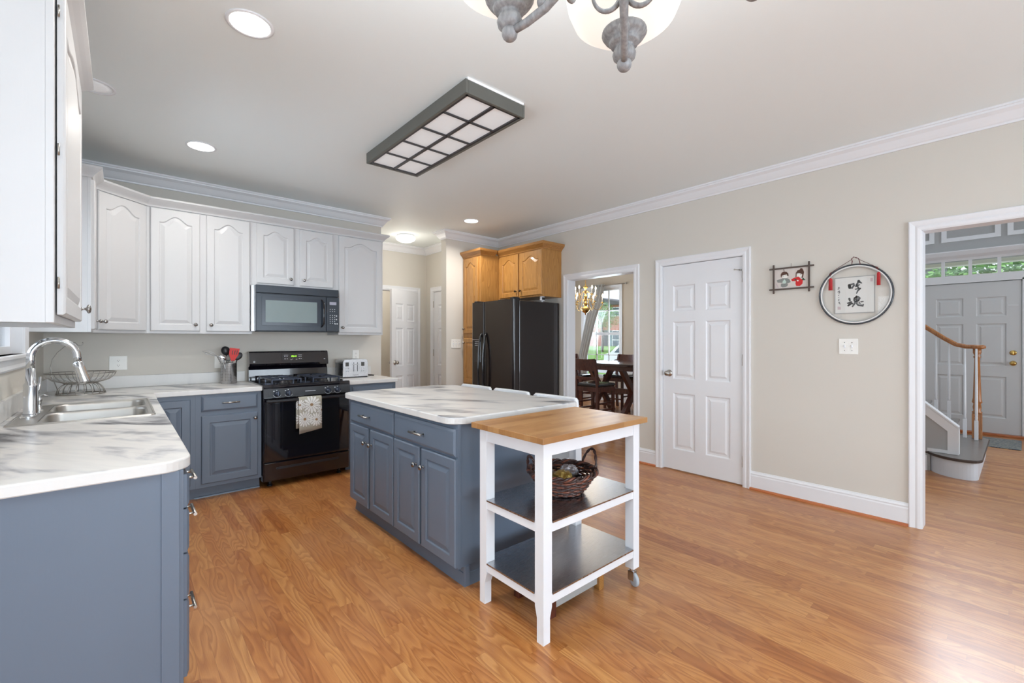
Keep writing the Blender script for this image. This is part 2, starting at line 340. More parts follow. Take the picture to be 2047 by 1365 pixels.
    def build(self, name, mats, parent=None, loc=None):
        bmesh.ops.recalc_face_normals(self.bm, faces=self.bm.faces)
        o_ = Vector(loc) if loc is not None else (ORG.get(parent.name, Vector()) if parent else Vector())
        if o_.length: bmesh.ops.translate(self.bm, verts=self.bm.verts, vec=-o_)
        me = bpy.data.meshes.new(name); self.bm.to_mesh(me); self.bm.free()
        for m in (mats if isinstance(mats, (list, tuple)) else [mats]): me.materials.append(m)
        o = bpy.data.objects.new(name, me); C.objects.link(o)
        if parent: o.parent = parent
        if loc is not None: o.location = loc
        ORG[o.name] = o_; return o
def tag(o, label, cat, group=None, kind=None):
    o['label'] = label; o['category'] = cat
    if group: o['group'] = group
    if kind: o['kind'] = kind
    return o
def thing(name, label, cat, loc=(0, 0, 0), group=None):
    o = bpy.data.objects.new(name, None); C.objects.link(o); o.location = loc; o.empty_display_size = .1
    ORG[o.name] = Vector(loc); return tag(o, label, cat, group)
def struct(o): o['kind'] = 'structure'; return o
def sroot(name, loc=(0, 0, 0)):
    o = bpy.data.objects.new(name, None); C.objects.link(o); o.location = loc; ORG[o.name] = Vector(loc); o['kind'] = 'structure'; return o
def copy_tree(o, parent=None):
    c = o.copy(); C.objects.link(c); ORG[c.name] = ORG.get(o.name, Vector())
    if parent: c.parent = parent
    for ch in list(o.children): copy_tree(ch, c)
    return c
def frame_M(o, u, v):
    u = Vector(u).normalized(); v = Vector(v).normalized(); w = u.cross(v)
    return Matrix(((u.x, v.x, w.x, o[0]), (u.y, v.y, w.y, o[1]), (u.z, v.z, w.z, o[2]), (0, 0, 0, 1)))
def raised_door(mb, M, Wd, Hd, T=.019, fr=.055, arch=0.0, raised=True, rail=None):
    rail = rail or fr; n = 16 if arch > 0 else 1
    def opening(d, w):
        x0, x1, y0 = fr+d, Wd-fr-d, rail+d; yb = Hd-rail-arch-d
        L = [(x0, y0, w), (x1, y0, w)]
        for i in range(n+1):
            s = i/n; q = min(1, max(0, (s-.1)/.8)); b_ = (.5-.5*math.cos(2*PI*q))**.8 if arch > 0 else 0
            L.append((x1+(x0-x1)*s, yb+arch*b_, w))
        return L
    def outer(d, w):
        L = [(d, d, w), (Wd-d, d, w)]
        for i in range(n+1): L.append((Wd-d+(2*d-Wd)*i/n, Hd-d, w))
        return L
    LL = [outer(0, 0), outer(0, T-.006), outer(.003, T-.002), outer(.006, T), opening(0, T), opening(.003, T-.002), opening(.006, T-.008)]
    if raised: LL += [opening(.012, T-.008), opening(.034, T-.002), opening(.038, T-.001)]
    mb.loops([[M @ Vector(p) for p in l] for l in LL], True, False, True, True)
def slab_front(mb, M, Wd, Hd, T=.019):
    def o(d, w): return [(d, d, w), (Wd-d, d, w), (Wd-d, Hd-d, w), (d, Hd-d, w)]
    mb.loops([[M @ Vector(p) for p in l] for l in [o(0, 0), o(0, T-.008), o(.004, T-.006), o(.012, T-.001), o(.016, T)]], True, False, True, True)
def knob(parent, M, x, y, T=.019, mat=None, r=.015):
    mb = MB(); o = M @ Vector((x, y, T)); ax = (M.to_3x3() @ Vector((0, 0, 1)))
    mb.lathe([(.008, 0), (.006, .004), (.0045, .010), (.0065, .015), (r*.9, .020), (r, .024), (r*.8, .029), (r*.3, .032), (0, .0325)], o, ax, 18)
    return mb.build('knob', mat or knob_m, parent)
def bar_pull(parent, M, x, y, T=.019, ln=.13, mat=None):
    mb = MB(); P = lambda a, b, c: M @ Vector((a, b, c))
    mb.cyl(P(x-ln/2, y, T+.030), P(x+ln/2, y, T+.030), .006, seg=12)
    for s in (-.34, .34): mb.cyl(P(x+s*ln, y, T), P(x+s*ln, y, T+.030), .0045, seg=10)
    return mb.build('handle', mat or nickel_m, parent)
def six_panel(mb, M, Wd, Hd, T=.035, cols=2):
    st = .105*Wd/.76; mid = .10*Wd/.76; zs = [0, .20, .76, .90, 1.47, 1.57, 1.83, 2.03]; zs = [z*Hd/2.03 for z in zs]
    pw = (Wd-2*st-mid)/2; xs = [0, st, st+pw, st+pw+mid, Wd-st, Wd]
    def sq(x0, y0, x1, y1, d, w): return [M @ Vector(p) for p in ((x0+d, y0+d, w), (x1-d, y0+d, w), (x1-d, y1-d, w), (x0+d, y1-d, w))]
    for sgn in (1, -1):
        w0 = T if sgn > 0 else 0
        for i in range(5):
            for j in range(7):
                a = (xs[i], zs[j], xs[i+1], zs[j+1])
                if i in (1, 3) and j in (1, 3, 5):
                    mb.loops([sq(*a, 0, w0), sq(*a, .006, w0-sgn*.003), sq(*a, .012, w0-sgn*.010), sq(*a, .030, w0-sgn*.010), sq(*a, .050, w0-sgn*.003), sq(*a, .054, w0-sgn*.003)], True, False, False, True)
                else: mb.face(sq(*a, 0, w0))
    e = [(0, 0), (Wd, 0), (Wd, Hd), (0, Hd)]
    for i in range(4):
        a, b = e[i], e[(i+1) % 4]
        mb.face([M @ Vector((*a, 0)), M @ Vector((*b, 0)), M @ Vector((*b, T)), M @ Vector((*a, T))])
CROWN = [(0, 0), (.012, 0), (.014, .012), (.022, .018), (.034, .034), (.052, .062), (.070, .074), (.078, .078), (.080, .090), (.088, .092), (.088, .105), (0, .105)]
CASING = [(0, 0), (0, .017), (.012, .020), (.03, .014), (.048, .012), (.058, .010), (.064, .006), (.064, 0)]
def casing(mb, M, w, h, floor=0.0, prof=None):
    """door casing around an opening w x h; local u along wall, v up, w out of the wall"""
    prof = prof or [(-.004, .010), (.004, .013), (.018, .015), (.030, .012), (.046, .017), (.058, .020), (.064, .017)]
    pts = [(0, floor), (0, h), (w, h), (w, floor)]; dirs = [(-1, 0), (-1, 1), (1, 1), (1, 0)]
    L = []
    for (x, y), (dx, dy) in zip(pts, dirs):
        L.append([M @ Vector((x+dx*a, y+dy*a, b)) for a, b in [(prof[0][0], 0)]+prof+[(prof[-1][0], 0)]])
    mb.loops(L, True, False, True, True)
def lettering(parent, txt, M, size, mat, name='lettering', tries=0):
    cu = bpy.data.curves.new(name, 'FONT'); cu.body = txt; cu.size = size; cu.align_x = 'CENTER'; cu.align_y = 'CENTER'; cu.extrude = .0002
    t = bpy.data.objects.new('tmp_text', cu); C.objects.link(t); bpy.context.view_layer.update()
    me = bpy.data.meshes.new_from_object(t.evaluated_get(bpy.context.evaluated_depsgraph_get())); bpy.data.objects.remove(t); me.materials.clear(); me.materials.append(mat)
    o = bpy.data.objects.new(name, me); C.objects.link(o); o.parent = parent
    o.matrix_local = Matrix.Translation(-ORG.get(parent.name, Vector())) @ M; return o

# ------------------------------------------------------------------ the room
ZC = 2.743; XL = -.457; XR = 4.14; YB = 5.02; YH = 6.26; XH = 3.66; XS = 2.325; XP = 3.237; T_ = .12
XN, YN, YS = -2.0, 1.86, -3.2        # breakfast nook and south wall behind the camera
XF, XD, YF = 8.95, 7.8, 2.6          # foyer front wall, dining window wall, wall between them
mb = MB(); mb.face([(-2.2, -3.5, 0), (9.3, -3.5, 0), (9.3, 8.6, 0), (-2.2, 8.6, 0)]); mb.box(-2.2, -3.5, -.1, 9.3, 8.6, -.002)
struct(mb.build('floor', floor_m))
mb = MB(); mb.box(XN-T_, YS-T_, ZC, XR+T_*.5, YH+T_+1.2, ZC+.12); struct(mb.build('ceiling', ceil_p))
def wallX(mb, x0, x1, y0, y1, z0, z1, holes=()):
    """wall slab x0..x1 running y0..y1 with rectangular holes (ya,yb,za,zb)"""
    y = y0
    for (a, b, c, d) in sorted(holes):
        if a > y: mb.box(x0, y, z0, x1, a, z1)
        if c > z0: mb.box(x0, a, z0, x1, b, c)
        if d < z1: mb.box(x0, a, d, x1, b, z1)
        y = b
    if y < y1: mb.box(x0, y, z0, x1, y1, z1)
def wallY(mb, y0, y1, x0, x1, z0, z1, holes=()):
    x = x0
    for (a, b, c, d) in sorted(holes):
        if a > x: mb.box(x, y0, z0, a, y1, z1)
        if c > z0: mb.box(a, y0, z0, b, y1, c)
        if d < z1: mb.box(a, y0, d, b, y1, z1)
        x = b
    if x < x1: mb.box(x, y0, z0, x1, y1, z1)
DOOR = (1.622, 2.412, 0, 2.05); DIN = (2.737, 3.68, 0, 2.04); OPN = (-.95, .4556, 0, 2.054)
mb = MB(); wallX(mb, XR, XR+T_, YS, YB+T_, 0, ZC, [OPN, DOOR, DIN]); struct(mb.build('wall_right', wall_p))
SINKW = (2.83, 4.055, 1.215, 2.2)
mb = MB(); wallX(mb, XL-T_, XL, YN, YB+T_, 0, ZC, [SINKW]); struct(mb.build('wall_left', wall_p))
mb = MB(); mb.box(XL-T_, YB, 0, XS, YB+T_, ZC); mb.box(XS-T_, YB+T_, 0, XS, YH, ZC); struct(mb.build('wall_back', wall_p))
mb = MB(); mb.box(XP, YB, 0, XR+T_, YB+T_, ZC); struct(mb.build('wall_pantry', wall_p))
HD = (2.87, 3.482, 0, 2.05); HD2 = (5.28, 6.04, 0, 2.05)
mb = MB(); wallY(mb, YH, YH+T_, XS-T_, XH+T_, 0, ZC, [HD]); wallX(mb, XH, XH+T_, YB+T_, YH, 0, ZC, [HD2]); struct(mb.build('wall_hall', wall_p))
mb = MB(); mb.box(XS-T_, YH+1.3, 0, XH+T_, YH+1.4, ZC); mb.box(XS-.1, YH+T_, 0, XS, YH+1.3, ZC); mb.box(XH+.01, YH+T_, 0, XH+T_, YH+1.3, ZC); mb.box(XH+T_+.3, YB+T_, 0, XH+T_+.36, YH, ZC)
struct(mb.build('wall_laundry', warm_p))
PAT = (-.35, 1.76, .03, 2.28)
mb = MB(); wallX(mb, XN-T_, XN, YS, YN+.1, 0, ZC, [PAT]); mb.box(XN, YN, 0, XL-T_, YN+.1, ZC); struct(mb.build('wall_nook', wall_p))
SW = (-.9, 3.5, .45, 2.3)
mb = MB(); wallY(mb, YS-T_, YS, XN-T_, XR+T_, 0, ZC, [SW]); struct(mb.build('wall_south', wall_p))
# foyer and dining room
FD = (-.006, .966, 0, 2.10); TR = (-.35, 1.30, 2.21, 2.42); UW = (-.4, 1.3, 3.3, 4.8)
ZF = 5.3
mb = MB(); wallX(mb, XF, XF+T_, -2.8, YF+.1, 0, 2.15, [FD]); wallX(mb, XF, XF+T_, -2.8, YF+.1, 2.15, 3.0, [TR]); wallX(mb, XF, XF+T_, -2.8, YF+.1, 3.0, ZF, [UW])
mb.box(XR+T_, YF, 0, XF+T_, YF+.1, ZF); mb.box(XR+.06, -2.8, ZC+.12, XR+T_, YF, ZF)
wallY(mb, -2.9, -2.8, XR+T_, XF+T_, 0, ZF, [(5.3, 7.9, .6, 2.6)])
struct(mb.build('wall_foyer', gray_p))
mb = MB(); mb.box(XR, -2.9, ZF, XF+T_, YF+.1, ZF+.1); struct(mb.build('ceiling', ceil_p))
DW = (5.505, 6.464, .5, 2.40)
dine_p = plain('tan_dining_paint', (204, 192, 176), .7, var=.012)
mb = MB(); wallX(mb, XD, XD+T_, YF+.1, 8.3, 0, ZC, [DW]); wallY(mb, 8.2, 8.3, XR, XD+T_, 0, ZC, [(4.9, 6.9, .7, 2.3)])
mb.box(XR, YB+T_, 0, XR+T_, 8.2, ZC); struct(mb.build('wall_dining', dine_p))
mb = MB(); mb.box(XR+T_*.5, YF+.1, ZC, XD+T_, 8.3, ZC+.12); struct(mb.build('ceiling', ceil_p))
# wainscot and chair rail in the dining room
mb = MB(); mb.box(XD-.012, YF+.1, 0, XD, 5.42, .85); mb.box(XD-.012, 6.55, 0, XD, 8.2, .85); mb.box(XD-.03, YF+.1, .85, XD, 5.42, .90); mb.box(XD-.03, 6.55, .85, XD, 8.2, .90); mb.box(XD-.02, YF+.1, 0, XD, 8.2, .14)
struct(mb.build('trim_1', trim_p))
# crown moulding
path = [(XN, YN), (XL, YN), (XL, YB), (XS, YB), (XS, YH), (XH, YH), (XH, YB+T_), (XP, YB+T_), (XP, YB), (XR, YB), (XR, YS), (XN, YS)]
cr = [(u, v-.105) for u, v in CROWN]
mb = MB(); mb.sweep(path, cr, ZC, True, 1); struct(mb.build('trim_2', trim_p))
mb = MB(); mb.sweep([(XR+T_, 8.2), (XD, 8.2), (XD, YF+.1), (XR+T_, YF+.1)], cr, ZC, True, 1); struct(mb.build('trim_3', trim_p))
# baseboards
BB = [(0, 0), (.014, 0), (.014, .118), (.011, .128), (.013, .136), (.006, .15), (.004, .158), (0, .158)]
SH = [(.014, 0), (.030, 0), (.029, .008), (.024, .015), (.014, .018)]
def base(name, segs):
    mb = MB()
    for p in segs: mb.sweep(p, BB, 0, False, 1)
    o = struct(mb.build(name, trim_p)); mb = MB()
    for p in segs: mb.sweep(p, SH, 0, False, 1)
    s = mb.build('shoe_moulding', shoe_m, o); s['label'] = 'stained wood shoe moulding'
base('baseboard_right', [[(XR, DIN[0]-.06), (XR, DOOR[1]+.06)], [(XR, DOOR[0]-.06), (XR, OPN[1]+.064)], [(XR, OPN[0]-.064), (XR, YS)]])
base('baseboard_hall', [[(XS, YB), (XS, YH), (HD[0]-.06, YH)], [(HD[1]+.06, YH), (XH, YH), (XH, HD2[1]+.06)], [(XP, YB+T_), (XP, YB), (3.50, YB)]])
base('baseboard_nook', [[(XN, PAT[1]+.06), (XN, YN), (XL, YN)]])
base('baseboard_south', [[(XR, YS), (XN, YS), (XN, PAT[0]-.06)]])
# casings
def casX(name, hole, x, out=-1):
    a, b, c, d = hole; mb = MB()
    M = frame_M((x, b, 0), (0, -1, 0), (0, 0, 1)) if out < 0 else frame_M((x, a, 0), (0, 1, 0), (0, 0, 1))
    casing(mb, M, b-a, d); return mb
mb = casX('', DOOR, XR); mb.box(XR, DOOR[0]-.0, 0, XR+T_, DOOR[0]+.006, 2.05); mb.box(XR, DOOR[1]-.006, 0, XR+T_, DOOR[1], 2.05); mb.box(XR, DOOR[0], 2.044, XR+T_, DOOR[1], 2.05); struct(mb.build('trim_4', trim_p))
for nm, hole in (('trim_5', DIN), ('trim_6', OPN)):
    mb = casX('', hole, XR)
    a, b, c, d = hole; casing(mb, frame_M((XR+T_, a, 0), (0, 1, 0), (0, 0, 1)), b-a, d)
    mb.box(XR-.004, a-.001, 0, XR+T_+.004, a+.008, d); mb.box(XR-.004, b-.008, 0, XR+T_+.004, b+.001, d); mb.box(XR-.004, a, d-.008, XR+T_+.004, b, d+.001)
    struct(mb.build(nm, trim_p))
mb = MB(); a, b, c, d = HD; casing(mb, frame_M((a, YH, 0), (1, 0, 0), (0, 0, 1)), b-a, d); mb.box(a, YH-.004, 0, a+.008, YH+T_, d); mb.box(b-.008, YH-.004, 0, b, YH+T_, d); mb.box(a, YH-.004, d-.008, b, YH+T_, d); struct(mb.build('trim_7', trim_p))
mb = MB(); a, b, c, d = HD2; casing(mb, frame_M((XH, b, 0), (0, -1, 0), (0, 0, 1)), b-a, d); mb.box(XH-.004, b-.008, 0, XH+T_, b, d); mb.box(XH-.004, a, d-.008, XH+T_, b, d); struct(mb.build('trim_8', trim_p))
def hinge(parent, p, axis_off=(0, 0), h=.09, m=None):
    mb = MB(); mb.cyl((p[0], p[1], p[2]-h/2), (p[0], p[1], p[2]+h/2), .006, seg=10); mb.ball((p[0], p[1], p[2]+h/2), .007, 8, 6); mb.ball((p[0], p[1], p[2]-h/2), .007, 8, 6)
    return mb.build('hinge', m or nickel_m, parent)
def round_knob(parent, p, ax, m, r=.027, name='door_knob'):
    mb = MB(); mb.lathe([(.034, 0), (.033, .004), (.016, .008), (.011, .014), (.011, .026), (r*.85, .033), (r, .046), (r*.9, .058), (r*.5, .066), (0, .068)], p, ax, 22)
    return mb.build(name, m, parent)
d1 = sroot('door_1', (XR, 2.0, 0))
mb = MB(); six_panel(mb, frame_M((XR+.045, DOOR[1]-.009, .012), (0, -1, 0), (0, 0, 1)), DOOR[1]-DOOR[0]-.018, 2.028); mb.build('door_panel', trim_p, d1)
for z in (.22, 1.12, 1.86): hinge(d1, (XR-.002, DOOR[0]+.006, z))
round_knob(d1, (XR+.010, DOOR[1]-.075, .965), (-1, 0, 0), nickel_m)
mb = MB(); mb.box(XR-.012, DOOR[0]+.015, 1.915, XR+.008, DOOR[0]+.03, 1.925); mb.cyl((XR-.008, DOOR[0]+.02, 1.92), (XR-.06, DOOR[0]+.05, 1.92), .004, seg=8); mb.ball((XR-.062, DOOR[0]+.051, 1.92), .007, 8, 6); mb.build('door_stop', nickel_m, d1)
mb = MB(); mb.box(XR-.003, DOOR[1]-.004, .935, XR+.006, DOOR[1]+.016, .995, .001); mb.build('strike_plate', nickel_m, d1)
# hall door, ajar
th = math.radians(23); hx, hy = HD[1]-.01, YH-.002
d2 = sroot('door_2', (hx, hy, 0)); Wd = HD[1]-HD[0]-.02
u = Vector((math.cos(th), math.sin(th), 0)); o0 = Vector((hx, hy, .012))-u*Wd
M2 = frame_M(o0, u, (0, 0, 1))
mb = MB(); six_panel(mb, M2, Wd, 2.025); mb.build('door_panel', trim_p, d2)
nrm = (M2.to_3x3() @ Vector((0, 0, 1)))
round_knob(d2, M2 @ Vector((.065, .955, .035)), nrm, nickel_m); round_knob(d2, M2 @ Vector((.065, .955, 0)), -nrm, nickel_m)
for z in (.25, 1.10, 1.85): hinge(d2, (hx+.004, hy-.012, z))
d3 = sroot('door_3', (XH, 5.6, 0))
mb = MB(); six_panel(mb, frame_M((XH+.045, HD2[1]-.009, .012), (0, -1, 0), (0, 0, 1)), HD2[1]-HD2[0]-.018, 2.028); mb.build('door_panel', trim_p, d3)
for z in (.25, 1.10, 1.85): hinge(d3, (XH-.002, HD2[1]-.006, z))
# front door, transom, foyer panel moulding
d4 = sroot('door_4', (XF, .48, 0))
mb = MB(); six_panel(mb, frame_M((XF+.04, FD[1]-.008, .03), (0, -1, 0), (0, 0, 1)), FD[1]-FD[0]-.016, 2.06, .045); mb.build('door_panel', fdoor_p, d4)
round_knob(d4, (XF-.005, .075, .985), (-1, 0, 0), brass_m, .030)
mb = MB(); mb.lathe([(.034, 0), (.032, .006), (.022, .010), (0, .011)], (XF-.005, .075, 1.125), (-1, 0, 0), 20); mb.box(XF-.035, .070, 1.105, XF-.012, .08, 1.145, .003); mb.build('deadbolt', brass_m, d4)
mb = MB(); mb.box(XF-.012, .03, 1.755, XF-.002, .12, 1.763, .001); mb.build('door_chime_bar', trim_p, d4)
mb = MB()
mb.box(XF-.02, 1.30, 0, XF+.02, 1.42, 2.47); mb.box(XF-.02, -.47, 0, XF+.02, -.35, 2.47); mb.box(XF-.02, -.47, 2.10, XF+.03, 1.42, 2.21); mb.box(XF-.02, FD[1], 0, XF+.02, 1.05, 2.12); mb.box(XF-.02, -.09, 0, XF+.02, FD[0], 2.12)
mb.sweep([(XF, 1.5), (XF, -.55)], [(0, 0), (.02, 0), (.03, .03), (.05, .05), (.075, .07), (.09, .10), (.10, .12), (.10, .135), (0, .135)], 2.42, False, 1)
for k in range(1, 6): y = TR[0]+(TR[1]-TR[0])*k/6; mb.box(XF-.015, y-.018, TR[2], XF+.03, y+.018, TR[3])
struct(mb.build('trim_9', trim_p))
mb = MB(); mb.box(XF+.05, FD[0]-.03, 0, XF+.07, FD[0]+.02, 2.12); mb.box(XF+.05, FD[1]-.02, 0, XF+.07, FD[1]+.03, 2.12); mb.box(XF+.05, FD[0], 2.08, XF+.07, FD[1], 2.14); struct(mb.build('trim_13', trim_p))
mb = MB(); mb.box(XF+.03, TR[0], TR[2], XF+.036, TR[1], TR[3]); struct(mb.build('window_1', glass_m))
mb = MB()
def picture_frame(mb, y0, y1, z0, z1, x, w=.055):
    for a in ((y0, z0, y1, z0+w), (y0, z1-w, y1, z1), (y0, z0+w, y0+w, z1-w), (y1-w, z0+w, y1, z1-w)): mb.box(x-.018, a[0], a[1], x, a[2], a[3])
ys = [onX(p, 480, XF).y for p in (1868, 1882, 2001, 2014)]
zt, zb_ = 3.00, 2.70
picture_frame(mb, ys[2], ys[1], zb_, zt, XF); picture_frame(mb, ys[0], 1.9, zb_, zt, XF); picture_frame(mb, -.9, ys[3], zb_, zt, XF)
picture_frame(mb, 1.5, 2.5, .9, 2.5, XF); struct(mb.build('trim_10', trim_p))
mb = MB(); mb.box(XF-.015, FD[1]+.08, 0, XF, YF, .15); mb.box(XF-.015, -2.8, 0, XF, FD[0]-.09, .15); struct(mb.build('baseboard_foyer', [trim_p]))
mb = MB(); mb.box(XF-.07, FD[0]-.02, 0, XF+T_, FD[1]+.02, .028, .004); struct(mb.build('trim_14', shoe_m))
def window_X(name, x, hole, mull_y, mull_z, meet=None, inward=1, th=.045):
    a, b, c, d = hole; mb = MB(); w = .045; s = inward
    for q in ((a, c, b, c+w), (a, d-w, b, d), (a, c+w, a+w, d-w), (b-w, c+w, b, d-w)): mb.box(x-th/2, q[0], q[1], x+th/2, q[2], q[3])
    for k in range(1, mull_y): y = a+(b-a)*k/mull_y; mb.box(x-.012, y-.009, c+.01, x+.012, y+.009, d-.01)
    for k in range(1, mull_z): z = c+(d-c)*k/mull_z; mb.box(x-.012, a+.01, z-.009, x+.012, b-.01, z+.009)
    if meet: mb.box(x-.02, a, meet-.02, x+.02, b, meet+.02)
    o = struct(mb.build(name, trim_p)); g = MB(); g.box(x-.003, a+.01, c+.01, x+.003, b-.01, d-.01); g.build('pane', glass_m, o); return o
window_X('window_2', XL-.07, SINKW, 1, 1, 1.72)
window_X('window_3', XN-.06, PAT, 2, 1)
window_X('window_4', XD+.06, DW, 3, 4, 1.42)
window_X('window_5', XF+.06, UW, 3, 3)
for nm, hole, y in (('window_6', SW, YS-.06), ('window_7', (5.3, 7.9, .6, 2.6), -2.85), ('window_8', (4.9, 6.9, .7, 2.3), 8.25)):
    a, b, c, d = hole; mb = MB(); w = .05
    for q in ((a, c, b, c+w), (a, d-w, b, d), (a, c, a+w, d), (b-w, c, b, d)): mb.box(q[0], y-.02, q[1], q[2], y+.02, q[3])
    for k in range(1, 4): x = a+(b-a)*k/4; mb.box(x-.02, y-.02, c, x+.02, y+.02, d)
    o = struct(mb.build(nm, trim_p)); g = MB(); g.box(a+.01, y-.003, c+.01, b-.01, y+.003, d-.01); g.build('pane', glass_m, o)
# sink window casing, sill and apron
mb = MB(); a, b, c, d = SINKW
casing(mb, frame_M((XL, a, 0), (0, 1, 0), (0, 0, 1)), b-a, d, c); mb.box(XL-.1, a-.075, c-.022, XL+.028, b+.064, c, .005); mb.sweep([(XL, a-.06), (XL, b+.06)], [(0, 0), (.010, 0), (.014, .01), (.012, .03), (.018, .05), (.02, .062), (0, .062)], c-.084, False, 1)
mb.box(XL-T_, a, c, XL, a+.01, d); mb.box(XL-T_, b-.01, c, XL, b, d); struct(mb.build('trim_11', trim_p))
mb = MB(); a, b, c, d = DW; casing(mb, frame_M((XD, b, 0), (0, -1, 0), (0, 0, 1)), b-a, d, c); mb.box(XD-.04, a-.09, c-.03, XD+.1, b+.09, c, .005); mb.box(XD, a, c, XD+T_, a+.01, d); mb.box(XD, b-.01, c, XD+T_, b, d); struct(mb.build('trim_12', trim_p))
# ------------------------------------------------------------------ kitchen cabinets
ZB, ZT = 1.352, 2.40; DZ0, DZ1 = 1.373, 2.383; FB = 4.69      # wall cabinets
FX = -.153
CAB = 'white wall cabinets'
CR2 = [(0, 0), (.010, 0), (.014, .012), (.020, .020), (.030, .030), (.046, .044), (.052, .050), (.058, .056), (.058, .070), (0, .070)]
def hinge_pair(parent, x, y, zs):
    for z in zs:
        mb = MB(); mb.cyl((x, y, z-.018), (x, y, z+.018), .0028, seg=8); mb.build('hinge', nickel_m, parent)
# near left cabinet
c = thing('wall_cabinet', 'large white wall cabinet nearest the camera, its plain side filling the left edge', 'cabinet', (XL, 1.924, ZB), CAB)
mb = MB(); mb.box(XL, 1.924, ZB+.018, FX-.019, 2.744, ZT); mb.box(XL, 1.924, ZB, FX-.019, 1.942, ZB+.018); mb.box(XL, 2.726, ZB, FX-.019, 2.744, ZB+.018)
mb.box(FX-.019, 1.924, ZB, FX, 2.744, ZT, .0015); mb.build('cabinet_body', white_c, c)
Ml = frame_M((FX+.004, 1.955, 1.378), (0, 1, 0), (0, 0, 1))
d = MB(); raised_door(d, Ml, .760, 1.005, arch=.06); d = d.build('door', white_c, c); knob(d, Ml, .715, .055, r=.020)
hinge_pair(c, FX+.008, 1.948, (1.475, 1.885, 2.31))
mb = MB(); mb.sweep([(XL, 1.924), (FX, 1.924), (FX, 2.744), (XL, 2.744)][::-1], [(u, v) for u, v in CR2], 2.388, False, -1); mb.build('crown', white_c, c)
# small cabinet beside the sink window
y0, y1 = 4.12, 4.40
c = thing('wall_cabinet', 'narrow white wall cabinet with one door between the sink window and the angled cabinet', 'cabinet', (XL, y0, ZB), CAB)
mb = MB(); mb.box(XL, y0, ZB, FX-.019, y1, ZT); mb.box(FX-.019, y0, ZB, FX, y1, ZT, .0015); mb.build('cabinet_body', white_c, c)
M = frame_M((FX, y0+.025, DZ0), (0, 1, 0), (0, 0, 1)); d = MB(); raised_door(d, M, .235, DZ1-DZ0, arch=.03, fr=.05); d = d.build('door', white_c, c); knob(d, M, .205, .06)
# angled corner cabinet
XCn = .154
c = thing('wall_cabinet', 'angled white corner wall cabinet with one arched door', 'cabinet', (XL, YB, ZB), CAB)
mb = MB(); mb.prism([(XL, y1), (FX, y1), (XCn, FB), (XCn, YB), (XL, YB)], ZB, ZT); mb.build('cabinet_body', white_c, c)
u = Vector((XCn-FX, FB-y1, 0)); L = u.length; un = u.normalized()
M = frame_M(Vector((FX, y1, DZ0))+un*.022, un, (0, 0, 1)); d = MB(); raised_door(d, M, L-.044, DZ1-DZ0, arch=.06); d = d.build('door', white_c, c); knob(d, M, .032, .06)
def bX(px, Y=FB-.019): return onY(px, 600, Y).x
def wallcab(label, x0, x1, z0, doors, arch=.055):
    c = thing('wall_cabinet', label, 'cabinet', ((x0+x1)/2, YB, z0), CAB)
    mb = MB(); mb.box(x0, FB+.019, z0, x1, YB, ZT); mb.box(x0, FB, z0, x1, FB+.019, ZT, .0015); mb.build('cabinet_body', white_c, c)
    for (a, b, kx) in doors:
        M = frame_M((a, FB, z0+.021), (1, 0, 0), (0, 0, 1)); d = MB(); raised_door(d, M, b-a, DZ1-z0-.021, arch=arch); d = d.build('door', white_c, c)
        knob(d, M, .033 if kx < 0 else b-a-.033, .055)
    return c
xa, xb, xc_, xd = XCn, bX(504, FB), bX(676.5, FB), 2.19
wallcab('white wall cabinet with two tall arched doors, left of the microwave', xa, xb, ZB, [(bX(300.5), bX(400.2), 1), (bX(412.8), bX(499.9), -1)])
wallcab('short white wall cabinet with two arched doors, directly above the microwave', xb, xc_, 1.808, [(bX(513.4), bX(588.1), 1), (bX(600.2), bX(666.2), -1)], .045)
wallcab('white wall cabinet with a single tall door, right of the microwave', xc_, xd, ZB, [(bX(678), bX(763), -1)])
mb = MB(); mb.sweep([(XL, y0), (FX, y0), (FX, y1), (XCn, FB), (xd, FB), (xd, YB)], CR2, 2.390, False, 1)
tag(mb.build('cabinet_crown_moulding', white_c, loc=(XCn, FB, 2.39)), 'continuous white crown moulding along the tops of the stove wall cabinets', 'moulding')

# ---- base cabinets
TZ = .857; FY = 4.37; FXL = .16
LB = 'blue grey base cabinets'
# left run: drawers at the near end, then sink cabinet
c = thing('base_cabinet', 'blue-grey drawer cabinet at the near end of the sink counter, plain end panel in front', 'cabinet', (XL, 1.885, 0), LB)
mb = MB(); mb.box(XL+.002, 1.885, .0, FXL-.02, 2.399, TZ); mb.box(FXL-.02, 1.885, .10, FXL, 2.40, TZ, .001); mb.box(FXL-.06, 1.878, 0, FXL-.012, 1.886, TZ, .001); mb.build('cabinet_body', blue_c, c)
for i, (a, b) in enumerate(((.72, .835), (.565, .714), (.405, .559), (.135, .399))):
    M = frame_M((FXL, 1.905, a), (0, 1, 0), (0, 0, 1)); d = MB(); slab_front(d, M, .475, b-a); d = d.build('drawer', blue_c, c)
    if i != 2: bar_pull(d, M, .2, (b-a)*.55 if i < 3 else (b-a)*.62, ln=.13)
c = thing('base_cabinet', 'blue-grey cabinet under the sink with two doors facing the island', 'cabinet', (XL, 3.2, 0), LB)
mb = MB(); mb.box(XL+.002, 2.40, .10, FXL-.02, 4.366, .66); mb.box(XL+.002, 2.40, 0, FXL-.09, 4.366, .10); mb.box(FXL-.02, 2.40, .10, FXL, 4.366, TZ, .001); mb.build('cabinet_body', blue_c, c)
for a in (2.45, 3.38):
    M = frame_M((FXL, a, .135), (0, 1, 0), (0, 0, 1)); d = MB(); raised_door(d, M, .88, .70); d = d.build('door', blue_c, c); knob(d, M, .84 if a < 3 else .04, .62)
